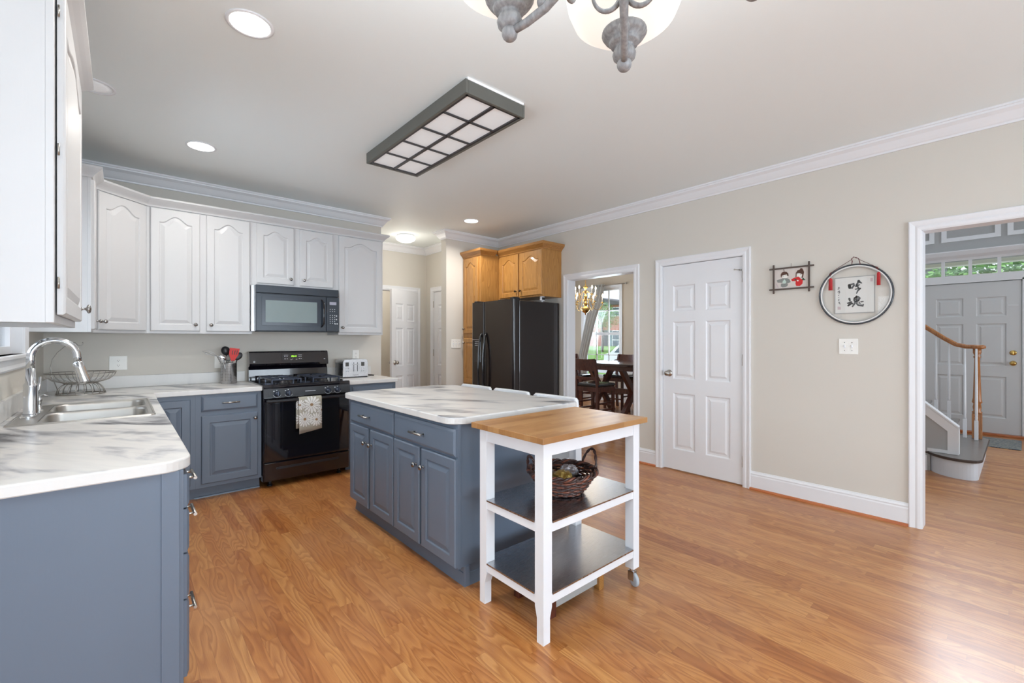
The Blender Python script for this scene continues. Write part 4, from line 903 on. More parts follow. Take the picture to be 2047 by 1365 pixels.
mb.lathe([(0, .004), (.100, .004), (.103, .008)], (bx, by, bz), (0, 0, 1), 24); mb.build('woven_body', [wick_m, wick2_m], bk)
mb = MB()
for ph in (0, PI, PI/2):
    pts = [(bx+(.173+.008*math.cos(12*a+ph))*math.cos(a), by+(.173+.008*math.cos(12*a+ph))*math.sin(a), bz+.110+.008*math.sin(12*a+ph)) for a in [2*PI*i/96 for i in range(96)]]
    mb.mi = 1 if ph == PI/2 else 0; mb.tube(pts, .0062, 6, True)
mb.build('rim', [wick_m, wick2_m], bk)
for sg in (1, -1):
    mb = MB()
    for ph in (0, PI):
        pts = []
        for i in range(25):
            t = i/24; a = -.38+.76*t; hgt = .090*math.sin(PI*t)**.7
            an = a+(-.30 if sg > 0 else PI-.30); rr_ = .176+.004*math.cos(20*t+ph)+.01*math.sin(PI*t); pts.append((bx+rr_*math.cos(an), by+rr_*math.sin(an), bz+.110+hgt+.004*math.sin(20*t+ph)))
        mb.tube(pts, .005, 6)
    mb.build('handle', wick_m, bk)
def wrapped(x, y, z, r, mat, label, seed):
    rnd = random.Random(seed); t = bmesh.new(); bmesh.ops.create_icosphere(t, subdivisions=3, radius=r)
    for v in t.verts: v.co *= 1+rnd.uniform(-.14, .14); v.co.z *= .7
    mb = MB(); mb.add(t, Matrix.Translation((x, y, z)), False); tag(mb.build('snack_packet', mat, loc=(x, y, z)), label, 'packet', 'packets in the wicker basket')
wrapped(bx-.035, by-.03, bz+.088, .05, gold_m, 'crumpled gold and silver packet in the wicker basket', 1)
wrapped(bx+.060, by+.01, bz+.088, .050, foil_m, 'crumpled silver packet at the right inside the wicker basket', 2)
wrapped(bx-.05, by+.075, bz+.088, .045, foil_m, 'crumpled silver packet at the back inside the wicker basket', 3)
mb = MB(); mb.lathe([(.095, .008), (.118, .048), (0, .050)], (bx, by, bz), (0, 0, 1), 20)
tag(mb.build('basket_liner', plain('grey_liner', (120, 118, 124), .7, var=.3, scale=60), loc=(bx, by, bz)), 'grey cloth lining the bottom of the wicker basket', 'liner')
# ---- white chairs along the far side of the island
ch = thing('white_chair', '', 'chair', (0, 0, 0), 'white chairs tucked at the island')
def mk_white(root):
    mb = MB(); L = []
    for k, (y, z, hw) in enumerate(((-.20, .46, .20), (.0, .445, .22), (.17, .455, .22), (.205, .50, .215), (.222, .66, .222), (.228, .83, .224), (.229, .872, .218), (.229, .884, .205))):
        L.append([(hw*s, y+(.0 if k < 3 else -.035*abs(s)**3), z+(.015*abs(s)**3 if k < 4 else 0)) for s in [i/5-1 for i in range(11)]])
    mb.loops(L, False, True); o = mb.build('seat_shell', plastic_w, root); s = o.modifiers.new('thickness', 'SOLIDIFY'); s.thickness = .022; s.offset = 0
    for X, Y in ((-.17, -.15), (.17, -.15), (-.17, .15), (.17, .15)):
        mb = MB(); mb.cyl((X*1.25, Y*1.3, 0), (X, Y, .45), .011, .017, 12); mb.build('leg', oak_m, root)
mk_white(ch)
ws = [(3.486, 3.036), (3.0, 2.55), (2.504, 2.06)]
labs = ['white plastic chair at the far side of the island, closest to the tall oak cabinet', 'middle one of three white plastic chairs along the far side of the island', 'white plastic chair at the far side of the island, closest to the wooden cart']
for i, (a, b) in enumerate(ws):
    o = ch if i == 0 else copy_tree(ch); o.location = (2.45-.228, (a+b)/2, 0); o.rotation_euler = (0, 0, -PI/2); o['label'] = labs[i]
# ---- refrigerator
FY0, FY1, FXf = 3.79, 4.60, 3.345
fr = thing('refrigerator', 'black side-by-side refrigerator with curved handles and an ice dispenser', 'refrigerator', (3.75, 4.2, 0))
mb = MB(); mb.box(FXf+.085, FY0, .02, 4.10, FY1, 1.755, .008); mb.box(FXf+.095, FY0+.02, 0, 4.08, FY1-.02, .03); mb.build('case', fridge_m, fr)
ysp = onX(967.5, 650, FXf).y
def fdoor(ya, yb):
    mb = MB(); pr = []
    for x, y in [(FXf+.078, ya), (FXf+.02, ya)]+[(FXf+.02-.02*math.sin(PI*k/8*.5), ya+.03*(1-math.cos(PI*k/8*.5))) for k in range(1, 9)]+[(FXf+.02-.02*math.cos(PI*k/8*.5), yb-.03+.03*math.sin(PI*k/8*.5)) for k in range(0, 9)]+[(FXf+.078, yb)]: pr.append((x, y))
    mb.prism(pr, .10, 1.765); return mb.build('door', fridge_m, fr)
dR = fdoor(FY0, ysp-.004); dR['label'] = 'wide fresh-food door nearest the camera'
dL = fdoor(ysp+.004, FY1); dL['label'] = 'narrow freezer door with the dispenser'
for dd_, yy in ((dR, ysp-.045), (dL, ysp+.045)):
    mb = MB(); pts = []
    for k in range(21): t = k/20; zz = .50+.88*t; pts.append((FXf-.062*math.sin(PI*t)**.45+.004, yy, zz))
    mb.tube(pts, .0155, 12, flat=.8); mb.build('handle', black_m, dd_)
yd0, yd1 = onX(961, 700, FXf).y, FY1-.03
mb = MB(); mb.box(FXf-.006, yd0, 1.02, FXf+.004, yd1, 1.30, .003); dp = mb.build('dispenser', black_m, dL)
mb = MB(); mb.box(FXf-.0075, yd0+.02, 1.03, FXf-.005, yd1-.02, 1.205, .002); mb.build('dispenser_recess', ovglass_m, dp)
mb = MB()
for r in range(3):
    for q in range(3): mb.box(FXf-.0072, yd0+.03+q*.032, 1.225+r*.022, FXf-.0055, yd0+.050+q*.032, 1.235+r*.022)
mb.box(FXf-.0075, yd0, 1.296, FXf-.005, yd1, 1.302); mb.build('dispenser_button', panelmark_m, dp)
mb = MB(); mb.box(FXf+.02, FY0+.03, 1.765, FXf+.12, FY0+.09, 1.79, .004); mb.build('hinge_cover', blackm_m, fr)
mb = MB(); mb.box(FXf+.02, FY1-.09, 1.765, FXf+.12, FY1-.03, 1.785, .004); mb.build('hinge_cover', blackm_m, fr)
gz = 1.757
mb = MB(); mb.box(3.46, 4.16, gz, 3.62, 4.42, gz+.022, .006); mb.box(3.45, 4.05, gz, 3.50, 4.20, gz+.03, .004); tag(mb.build('black_folder', blackm_m, loc=(3.5, 4.2, gz)), 'flat black item lying on top of the refrigerator at its left', 'folder')
mb = MB(); mb.box(3.52, 3.96, gz, 3.60, 4.02, gz+.02, .004); mb.box(3.50, 3.905, gz, 3.56, 3.945, gz+.028, .004); tag(mb.build('black_charger', blackm_m, loc=(3.55, 3.96, gz)), 'small black charger on top of the refrigerator near its centre', 'charger')
pc = onY(1086, 600, 3.83); c = thing('security_camera', 'small white camera with dark face standing on top of the refrigerator', 'camera', (pc.x, 3.83, gz))
mb = MB(); mb.box(pc.x-.028, 3.83, gz+.018, pc.x+.028, 3.865, gz+.074, .008); mb.cyl((pc.x, 3.85, gz), (pc.x, 3.85, gz+.02), .012); mb.build('case', plastic_w, c)
mb = MB(); mb.box(pc.x-.022, 3.826, gz+.028, pc.x+.024, 3.832, gz+.058, .002); mb.build('lens', ovglass_m, c)

# ---- oak cabinets
OZ = 2.42
c = thing('oak_pantry_cabinet', 'tall golden oak pantry cabinet between the light switches and the refrigerator', 'cabinet', (3.82, 4.82, 0))
px0, py0, py1 = 3.511, 4.622, YB-.002
mb = MB(); mb.box(px0+.02, py0, .10, XR-.002, py1, OZ, .001); mb.box(px0, py0, .10, px0+.02, py1, OZ, .001); mb.box(px0+.08, py0, 0, XR-.002, py1, .10); mb.build('cabinet_body', oak_m, c)
for z0, z1, ar in ((.13, .70, 0), (.72, 1.32, 0), (1.385, 2.385, .055)):
    M = frame_M((px0, py1-.022, z0), (0, -1, 0), (0, 0, 1)); d = MB(); raised_door(d, M, py1-py0-.075, z1-z0, arch=ar); d = d.build('door', oak_m, c); knob(d, M, .03, .06 if ar else (z1-z0-.06))
OC = [(0, 0), (.008, .0), (.012, .012), (.030, .030), (.052, .050), (.056, .062), (.060, .078), (0, .078)]
mb = MB(); mb.sweep([(px0, py1), (px0, py0), (3.74, py0)], OC, OZ-.018, False, 1); mb.build('crown', oakx_m, c)
c = thing('oak_wall_cabinet', 'golden oak two-door cabinet hung above the refrigerator', 'cabinet', (3.97, 4.2, 1.826))
ox, oy0, oy1, oz0 = 3.81, 3.79, 4.62, 1.826
mb = MB(); mb.box(ox+.02, oy0, oz0, XR-.002, oy1, OZ, .001); mb.box(ox, oy0, oz0, ox+.02, oy1, OZ, .001); mb.build('cabinet_body', oak_m, c)
oyf = lambda px: onX(px, 550, ox-.019).y
for a, b, s in ((998.5, 1035, 1), (1038, 1082.5, -1)):
    ya, yb = oyf(a), oyf(b); M = frame_M((ox, ya, oz0+.02), (0, -1, 0), (0, 0, 1)); d = MB(); raised_door(d, M, ya-yb, .545, arch=.05); d = d.build('door', oak_m, c)
    knob(d, M, (ya-yb-.03) if s > 0 else .03, .07, mat=plain('bronze_knob%d' % s, (70, 56, 46), .3, .8))
mb = MB(); mb.sweep([(ox, oy1), (ox, oy0), (XR-.002, oy0)], OC, OZ-.018, False, 1); mb.build('crown', oakx_m, c)

# ---- toaster
tx0, tx1, ty0 = 1.752, 2.025, 4.70
t_ = thing('toaster', 'brushed steel toaster with two lever slots and round buttons, right of the stove', 'toaster', ((tx0+tx1)/2, 4.81, CZ1))
BX2 = Matrix(((1, 0, 0, 0), (0, 0, 1, 0), (0, 1, 0, 0), (0, 0, 0, 1)))
mb = MB(); z0, z1 = CZ1+.012, CZ1+.195
pf = [(tx0, z0), (tx1, z0), (tx1-.003, z1-.04)]+[(tx1-.035+.032*math.cos(a), z1-.035+.035*math.sin(a)) for a in [PI/2*k/6 for k in range(7)]]+[(tx0+.035-.032*math.cos(a), z1-.035+.035*math.sin(a)) for a in [PI/2-PI/2*k/6 for k in range(7)]]
mb.prism(pf, ty0, ty0+.235, BX2); mb.build('case', steel_m, t_)
mb = MB(); mb.box(tx0+.004, ty0+.004, CZ1+.002, tx1-.004, ty0+.23, z0); mb.build('base', blkplas_m, t_)
mb = MB(); mb.box(tx0-.002, ty0+.02, z0+.01, tx0+.001, ty0+.215, z1-.04, .001); mb.build('side_panel', black_m, t_)
for x_ in (tx0+.075, tx1-.11):
    mb = MB(); mb.box(x_, ty0+.03, z1-.003, x_+.03, ty0+.21, z1+.001, .001); mb.build('slot', blkplas_m, t_)
for x_, sc in ((tx0+.115, 1), (tx0+.155, 1)):
    mb = MB(); mb.box(x_-.003, ty0-.001, z0+.055, x_+.003, ty0+.002, z1-.03); lv = mb.build('lever_slot', blkplas_m, t_)
    mb = MB(); mb.box(x_-.014, ty0-.02, z1-.058, x_+.014, ty0-.001, z1-.048, .003); mb.build('lever', chrome_m, lv)
for x_ in (tx0+.045, tx0+.215):
    mb = MB(); mb.box(x_-.018, ty0-.002, z1-.072, x_+.018, ty0+.001, z1-.030, .002); mb.build('display', slot_m, t_)
    mb = MB()
    for a in (-.011, .011):
        for b_ in (-.095, -.125): mb.cyl((x_+a, ty0, z1+b_), (x_+a, ty0-.004, z1+b_), .006, seg=12)
    mb.build('button', chrome_m, t_)
lettering(t_, 'Cuisinart', frame_M((tx0+.135, ty0-.0006, z0+.018), (1, 0, 0), (0, 0, 1)), .016, slot_m)
mb = MB(); mb.tube([(tx1-.01, 4.90, CZ1+.03), (tx1+.03, 4.92, CZ1+.02), (tx1+.10, 4.90, CZ1+.008), (tx1+.135, 4.85, CZ1+.006), (tx1+.11, 4.80, CZ1+.006), (tx1+.04, 4.83, CZ1+.006), (tx1+.0, 4.88, CZ1+.01)], .004, 8); mb.build('power_cord', blkplas_m, t_)
# ---- utensil crock and utensils
ux, uy = .753, 4.86; uz = CZ1
c = thing('utensil_holder', 'perforated steel utensil crock beside the stove', 'holder', (ux, uy, uz))
mb = MB(); mb.lathe([(.062, 0), (.064, .002), (.064, .183), (.0655, .186), (.063, .188), (.061, .186), (.061, .006), (0, .005)], (ux, uy, uz+.001), (0, 0, 1), 40); mb.build('cylinder', steel_m, c)
mb = MB()
for k in range(10):
    for i in range(24):
        a = 2*PI*i/24+(.04 if k % 1 else 0)
        if (i % 4) == 3: continue
        p = Vector((ux+.0642*math.cos(a), uy+.0642*math.sin(a), uz+.03+k*.014)); q = Vector((math.cos(a), math.sin(a), 0))
        mb.cyl(p-q*.001, p+q*.0006, .0032, seg=6, smooth=False)
mb.build('perforation', slot_m, c)
UG = 'utensils in the steel crock'
def P_(px, py, Y=uy): return onY(px, py, Y)
def utensil(name, label, cat, base, tip, mat, head, hmat=None, r=.004):
    t = thing(name, label, cat, base, UG); base, tip = Vector(base), Vector(tip)
    mb = MB(); mb.cyl(base, tip, r, r, 8); mb.build('handle', mat, t)
    head(t, tip, (tip-base).normalized(), hmat or mat)
b0 = Vector((ux, uy, uz+.012))
def h_spat(t, tip, ax, m):
    M = frame_M(tip, (1, 0, .0), ax); mb = MB(); o_ = [(-.012, -.01), (.012, -.01), (.040, .05), (.046, .105), (-.034, .115), (-.036, .055)]
    mb.prism(o_, -.003, .003, M)
    h = mb.build('head', m, t); mb = MB()
    for x in (-.014, .004, .022): mb.prism([(x, .05), (x+.006, .05), (x+.009, .09), (x+.003, .09)], .003, .0036, M)
    mb.build('slot', slot_m, h)
utensil('spatula', 'red slotted silicone spatula in the steel crock', 'spatula', b0+Vector((.01, -.02, 0)), P_(465.5, 719.5, 4.82), steel_m, h_spat, red_m)
def h_spoon(t, tip, ax, m, r=.036, deep=.35, hole=False):
    mb = MB(); M = frame_M(tip+ax*r, (1, 0, 0), ax); q = bmesh.new(); bmesh.ops.create_uvsphere(q, u_segments=20, v_segments=12, radius=1)
    mb.add(q, M @ Matrix.Diagonal((r, r*1.15, r*deep, 1)), True); mb.build('head', m, t)
utensil('ladle', 'black nylon ladle in the steel crock behind the red spatula', 'ladle', b0, P_(452, 709, 4.88), blkplas_m, lambda t, a, b_, m: h_spoon(t, a, b_, m, .037, .6))
utensil('slotted_spoon', 'black slotted spoon leaning right in the steel crock', 'spoon', b0+Vector((.01, .02, 0)), P_(474, 719, 4.89), blkplas_m, lambda t, a, b_, m: h_spoon(t, a, b_, m, .034, .25))
utensil('serving_spoon', 'polished steel serving spoon at the front of the crock', 'spoon', b0+Vector((0, -.03, 0)), P_(446, 722, 4.80), chrome_m, lambda t, a, b_, m: h_spoon(t, a, b_, m, .030, .5))
def h_mash(t, tip, ax, m):
    mb = MB(); e = Vector((-1, 0, .35)).normalized(); up = Vector((0, 0, 1))
    p = [tip, tip+e*.03+up*.02, tip+e*.075+up*.028, tip+e*.115+up*.008, tip+e*.09-up*.008, tip+e*.04-up*.006]
    mb.tube(p, .0022, 6, True); mb.tube([tip+e*.06+up*.027, tip+e*.10-up*.004], .0018, 6); mb.tube([tip, tip+e*.05+up*.008, tip+e*.1+up*.004], .0018, 6); mb.build('head', m, t)
utensil('potato_masher', 'steel wire potato masher leaning out of the crock to the left', 'masher', b0+Vector((.02, 0, 0)), P_(434, 712, 4.86), steel_m, h_mash)
def h_whisk(t, tip, ax, m):
    mb = MB()
    for k in range(5):
        a = PI*k/5; s = Vector((math.cos(a), math.sin(a), 0)); mb.tube([tip+s*.004, tip+ax*.02+s*.018, tip+ax*.045+s*.02, tip+ax*.062, tip+ax*.045-s*.02, tip+ax*.02-s*.018, tip-s*.004], .0014, 5)
    mb.build('wire_head', m, t)
utensil('whisk', 'short steel whisk in the middle of the steel crock', 'whisk', b0+Vector((0, .02, 0)), P_(457, 722, 4.86), steel_m, h_whisk)
# ---- wire fruit bowl with banana hook
fx_, fy_ = -.225, 4.63
c = thing('fruit_bowl', 'brushed wire fruit bowl with a tall curved banana hook in the worktop corner', 'bowl', (fx_, fy_, CZ1))
wire = nickel_m
def ringp(r, z_, n=40): return [(fx_+r*math.cos(2*PI*i/n), fy_+r*math.sin(2*PI*i/n), CZ1+z_) for i in range(n)]
mb = MB(); mb.tube(ringp(.197, .160), .0035, 8, True); mb.tube(ringp(.095, .083), .003, 8, True)
for i in range(30):
    a = 2*PI*i/30; mb.tube([(fx_+r*math.cos(a), fy_+r*math.sin(a), CZ1+z_) for r, z_ in ((.197, .160), (.185, .132), (.155, .105), (.095, .085), (.03, .083))], .0017, 5)
mb.build('wire_bowl', wire, c)
mb = MB(); mb.tube(ringp(.135, .004), .0035, 8, True); mb.tube(ringp(.085, .080), .003, 8, True)
for i in range(18):
    a = 2*PI*i/18; mb.tube([(fx_+r*math.cos(a), fy_+r*math.sin(a), CZ1+z_) for r, z_ in ((.085, .080), (.108, .066), (.126, .04), (.135, .004))], .0022, 5)
mb.build('wire_base', wire, c)
hk = [(124, 784), (112, 772), (103, 752), (101, 735), (105, 718), (115, 705), (128, 694), (140, 687), (150, 684.5), (156, 690), (162, 691), (167, 686), (164.5, 684)]
mb = MB(); mb.tube([onY(x, y, fy_+.03) if k else Vector((fx_-.12, fy_+.05, CZ1+.004)) for k, (x, y) in enumerate(hk)], .003, 8); mb.build('hook', wire, c)

# ---- outlets and switches
def plate(name, label, cat, M, w, h, kind, n=1):
    t = thing(name, label, cat, M.translation); mb = MB(); mb.box(-w/2, -h/2, 0, w/2, h/2, .006, .002, M); mb.build('cover_plate', plate_m, t)
    for i in range(n):
        cx_ = (i-(n-1)/2)*.046
        if kind == 'outlet':
            for s in (-1, 1):
                mb = MB(); mb.prism([(cx_+.017*math.cos(a), s*.0205+.0145*math.sin(a)) for a in [2*PI*k/20 for k in range(20)]], .006, .0075, M); r = mb.build('receptacle', plate_m, t)
                mb = MB()
                for q in (-.006, .006): mb.box(cx_+q-.001, s*.0205-.001, .0075, cx_+q+.001, s*.0205+.007, .0078, 0, M)
                mb.cyl(M @ Vector((cx_, s*.0205-.007, .0075)), M @ Vector((cx_, s*.0205-.007, .0079)), .0022, seg=8); mb.build('socket_hole', slot_m, r)
        else:
            mb = MB(); mb.box(cx_-.005, -.012, .004, cx_+.005, .012, .007, .001, M); mb.box(cx_-.004, -.002, .006, cx_+.004, .010, .014, .001, M); mb.build('toggle', plastic_w, t)
            mb = MB()
            for s in (-1, 1): mb.cyl(M @ Vector((cx_, s*.030, .006)), M @ Vector((cx_, s*.030, .0072)), .0028, seg=8)
            mb.build('screw', slot_m, t)
    return t
def MB_(px, py, Y=YB): p = onY(px, py, Y); return frame_M((p.x, Y, p.z), (1, 0, 0), (0, 0, 1))
plate('wall_outlet', 'wide ivory wall outlet above the worktop between the fruit bowl and the utensil crock', 'outlet', MB_(236.5, 725.5), .115, .118, 'outlet')
plate('wall_outlet', 'ivory wall outlet partly hidden behind the utensil crock', 'outlet', MB_(441, 723), .10, .118, 'outlet')
plate('wall_outlet', 'ivory wall outlet just above the toaster', 'outlet', MB_(711, 710), .075, .12, 'outlet')
plate('light_switch', 'three-gang ivory switch plate left of the tall oak cabinet', 'switch', MB_(911.5, 687), .15, .118, 'switch', 3)
pp = onX(1696, 692.5, XR); plate('light_switch', 'two-gang ivory switch plate below the round framed calligraphy', 'switch', frame_M((XR, pp.y, pp.z), (0, -1, 0), (0, 0, 1)), .118, .118, 'switch', 2)
plate('wall_outlet', 'ivory wall outlet on the window wall behind the tap', 'outlet', frame_M((XL, 4.21, 1.055), (0, 1, 0), (0, 0, 1)), .075, .12, 'outlet')

# ---- ceiling fixtures
c = thing('ceiling_light_box', 'long dark-framed rectangular ceiling light with ten frosted panes above the island', 'light', (1.64, 2.67, ZC))
gx0_, gx1_, gy0_, gy1_ = 1.42, 1.86, 2.006, 3.326; zb = 2.657
mb = MB(); mb.box(gx0_+.012, gy0_-.004, ZC-.012, gx1_-.012, gy1_+.004, ZC); mb.box(gx0_+.03, gy0_+.03, zb+.012, gx1_-.03, gy1_-.03, ZC-.01); mb.build('diffuser', fluo_m, c)
mb = MB(); w = .018
for q in ((gx0_, gy0_, gx0_+w, gy1_), (gx1_-w, gy0_, gx1_, gy1_), (gx0_+w, gy0_, gx1_-w, gy0_+w), (gx0_+w, gy1_-w, gx1_-w, gy1_)): mb.box(q[0], q[1], zb, q[2], q[3], ZC-.008, .002)
mb.build('frame', fixture_m, c)
mb = MB(); i0, i1, j0, j1 = gx0_+w, gx1_-w, gy0_+w, gy1_-w
for q in ((i0, j0, i0+.016, j1), (i1-.016, j0, i1, j1), (i0, j0, i1, j0+.016), (i0, j1-.016, i1, j1), ((i0+i1)/2-.010, j0, (i0+i1)/2+.010, j1)): mb.box(q[0], q[1], zb+.002, q[2], q[3], zb+.014, .001)
for k in range(1, 5): y = j0+(j1-j0)*k/5; mb.box(i0, y-.007, zb+.002, i1, y+.007, zb+.012, .001)
mb.build('grille', fixture_d, c)
DL = 'recessed ceiling downlights'
def downlight(px, py, label, E=9):
    p = onZ(px, py, ZC); c = thing('recessed_light', label, 'light', p, DL)
    mb = MB(); mb.lathe([(.098, -.0), (.098, -.004), (.088, -.006), (.082, -.004), (.080, 0)], p, (0, 0, 1), 32); mb.build('trim_ring', plastic_w, c)
    mb = MB(); mb.lathe([(.083, -.0035), (.05, -.0045), (0, -.005)], p, (0, 0, 1), 32); mb.build('lens', lampon_m if E else fluo_m, c)
    if E: lamp('AREA', 'downlight_glow', (p.x, p.y, ZC-.012), (0, 0, 0), E, (1, .96, .9), shape='DISK', size=.14, spread=math.radians(150))
downlight(500, 48, 'lit recessed ceiling downlight nearest the top edge of the photo')
downlight(402, 292.5, 'lit recessed ceiling downlight above the white corner cabinets', 6)
downlight(942, 441.5, 'lit recessed ceiling downlight in front of the oak cabinets')
downlight(187, 171, 'unlit recessed light over the sink, half hidden by the near cabinet', 0)
p = onZ(811, 470, ZC); c = thing('flush_ceiling_light', 'small lit white dome ceiling light in the rear hallway', 'light', p)
mb = MB(); mb.lathe([(.115, 0), (.118, -.012), (.105, -.024)], p, (0, 0, 1), 32); mb.build('rim', plastic_w, c)
mb = MB(); mb.lathe([(.108, -.018), (.130, -.030), (.133, -.045), (.120, -.070), (.08, -.092), (.03, -.104), (0, -.106)], p, (0, 0, 1), 32); mb.build('glass_dome', flush_m, c)
lamp('POINT', 'hall_glow', (p.x, p.y, ZC-.42), (0, 0, 0), 4.5, (1, .93, .82), shadow_soft_size=.08)
lamp('POINT', 'laundry_glow', (3.0, YH+.7, 2.3), (0, 0, 0), 8, (1, .97, .92), shadow_soft_size=.15)
# chandelier over the breakfast area
cx_, cy_ = .62, .43; RB = .222
ch = thing('bowl_chandelier', 'pewter-finish chandelier with upturned alabaster glass bowls at the top edge', 'chandelier', (cx_, cy_, ZC))
mb = MB(); mb.lathe([(.018, 2.02-.02), (.030, 2.05), (.022, 2.09), (.040, 2.14), (.026, 2.20), (.016, 2.24), (.014, 2.42), (.028, 2.46), (.012, 2.50)], (cx_, cy_, 0), (0, 0, 1), 20); mb.ball((cx_, cy_, 1.99), .022); mb.build('stem', pewter_m, ch)
mb = MB(); mb.lathe([(0, ZC-.03), (.06, ZC-.028), (.065, ZC-.002), (0, ZC-.001)], (cx_, cy_, 0), (0, 0, 1), 24); mb.build('canopy', pewter_m, ch)
mb = MB()
for k in range(9):
    z_ = 2.50+k*.026; pts = [(cx_+(.008*math.cos(a) if k % 2 else 0), cy_+(0 if k % 2 else .008*math.cos(a)), z_+.016*math.sin(a)) for a in [2*PI*i/12 for i in range(12)]]; mb.tube(pts, .0025, 6, True)
mb.build('chain', pewter_m, ch)
lamp('SPOT', 'chandelier_uplight', (cx_, cy_, 2.13), (PI, 0, 0), 85, (.92, .96, 1.0), shadow_soft_size=.15, spot_size=math.radians(165), spot_blend=.6)
for k in range(5):
    an = math.radians(34.5+72*k); e = Vector((math.cos(an), math.sin(an), 0)); s = Vector((-e.y, e.x, 0)); b_ = Vector((cx_, cy_, 0))+e*RB; o = lambda r, z: Vector((cx_, cy_, z))+e*r
    mb = MB(); mb.tube([o(.012, 2.10), o(.030, 2.06), o(.060, 1.985), (o(.10, 1.93)), o(.145, 1.902), o(.185, 1.890), o(RB-.008, 1.886)], [.008, .0085, .009, .0085, .008, .0075, .007], 10)
    mb.ball(o(RB, 1.884), .0155); mb.ball(o(.150, 1.915), .0115)
    arm = mb.build('arm', pewter_m, ch)
    mb = MB()
    for sg in (1, -1):   # scroll curls on the arm
        c0 = o(.112, 1.955); pts = []
        for i in range(20):
            t = i/19; a = PI*.5-sg*0+(-1)*t*PI*1.35; rad = .040-.012*t
            pts.append(c0+s*sg*(.034+rad*.85*math.cos(PI-t*PI*1.05))+Vector((0, 0, .012-.02*(1-t)*0-rad*math.sin(t*PI*1.05)*1.25)))
        mb.tube(pts, [.0062-.0035*i/19 for i in range(20)], 8)
        mb.ball(c0+s*sg*.022+Vector((0, 0, .006)), .0055, 10, 8)
    mb.build('scroll', pewter_m, arm)
    mb = MB(); mb.lathe([(.002, 1.886), (.013, 1.889), (.0225, 1.897), (.0245, 1.905), (.0215, 1.914), (.018, 1.919), (.022, 1.922), (.029, 1.925), (.032, 1.930), (.031, 1.934), (.041, 1.939), (.047, 1.948), (.046, 1.953), (.036, 1.956), (.010, 1.957)], (b_.x, b_.y, 0), (0, 0, 1), 26); mb.build('cup', pewter_m, arm)
    mb = MB(); mb.lathe([(.014, 1.954), (.045, 1.957), (.082, 1.966), (.106, 1.984), (.119, 2.015), (.125, 2.05), (.127, 2.065), (.123, 2.065), (.114, 2.015), (.100, 1.990), (.076, 1.972), (.04, 1.962), (.014, 1.960)], (b_.x, b_.y, 0), (0, 0, 1), 40); mb.build('glass_bowl', bowl_m, arm)

# ---- pictures on the right wall
WX = XR-.006
# small picture, two figures in kimono
c = thing('small_framed_print', 'small bamboo-framed print of two children in kimono, one grey and one red', 'picture', (WX, 1.24, 1.80))
def R_(px, py, X=WX): q = onX(px, py, X); return q.y, q.z
ya, _ = R_(1547.5, 560); yb, _ = R_(1618, 560)
zt1, zt2, zb1, zb2 = R_(1547.5, 538.5)[1], R_(1618, 531)[1], R_(1547.5, 579.5)[1], R_(1618, 574)[1]; zt_, zb_ = (zt1+zt2)/2, (zb1+zb2)/2
mb = MB(); mb.box(WX-.003, yb, zb_, WX, ya, zt_); pp_ = mb.build('print', cream_m, c)
mb = MB(); r = .0062
mb.box(WX-.014, yb-.034, zt_-r, WX-.004, ya+.034, zt_+r, .002); mb.box(WX-.014, yb-.034, zb_-r, WX-.004, ya+.034, zb_+r, .002)
for y in (ya, yb): mb.box(WX-.016, y-r, zb_-.034, WX-.006, y+r, zt_+.034, .002)
mb.build('frame', bar_m, c)
mb = MB(); mb.tube([(WX-.006, (ya+yb)/2, zt_), (WX-.006, (ya+yb)/2, zt_+.035)], .0012, 6); mb.build('hanger', bar_m, c)
sc6 = 17.06
def fig(name, polys, parent):
    for mat, pts, lvl in polys:
        mb = MB(); x = WX-.003-.0008*lvl; q = [(x, *R_(1530+px/sc6, 520+py/sc6)) for px, py in pts]
        q2 = [(x+.0007, a[1], a[2]) for a in q]; mb.loops([q2, q], True, False, False, True); mb.build(name, mat, parent)
def ell(cx, cy, rx, ry, n=16, a0=0, a1=360): return [(cx+rx*math.cos(math.radians(a0+(a1-a0)*k/n)), cy+ry*math.sin(math.radians(a0+(a1-a0)*k/n))) for k in range(n+(a1-a0 != 360))]
fig('printed_figure', [(skin_m, ell(665, 540, 105, 85), 1), (brown_m, [(535, 585), (530, 500), (560, 430), (640, 385), (730, 400), (790, 460), (795, 540), (760, 550), (740, 490), (660, 500), (570, 530), (560, 585)], 2), (brown_m, [(620, 310), (650, 325), (655, 380), (635, 375)], 2),
    (greykim_m, [(395, 690), (600, 620), (760, 620), (830, 650), (870, 750), (720, 800), (640, 790), (560, 770), (420, 765)], 1), (greykim_m, [(540, 800), (780, 800), (760, 880), (680, 920), (590, 930), (530, 890)], 1), (teal_m, [(600, 720), (660, 650), (720, 740), (690, 800), (580, 790)], 2),
    (ink_m, ell(605, 550, 22, 6), 3), (ink_m, ell(715, 520, 22, 6), 3), (seal_m, [(360, 810), (400, 800), (465, 935), (425, 950)], 1)], pp_)
fig('printed_figure', [(skin_m, ell(1165, 490, 105, 85), 1), (brown_m, [(1035, 575), (1045, 440), (1100, 350), (1180, 320), (1200, 280), (1260, 275), (1290, 320), (1325, 400), (1310, 480), (1280, 600), (1240, 610), (1265, 480), (1160, 440), (1075, 450), (1060, 575)], 2),
    (redkim_m, [(885, 650), (1020, 590), (1140, 560), (1220, 640), (1290, 640), (1270, 800), (1180, 880), (1060, 880), (1030, 800), (1040, 715), (905, 715)], 1), (green_m, ell(1035, 665, 40, 30), 2), (skin_m, ell(1110, 700, 30, 22), 2), (green_m, [(1240, 650), (1300, 600), (1380, 680), (1290, 690)], 2), (ink_m, ell(1105, 468, 22, 6), 3), (ink_m, ell(1215, 492, 22, 6), 3), (redkim_m, ell(1150, 595, 16, 8), 3)], pp_)
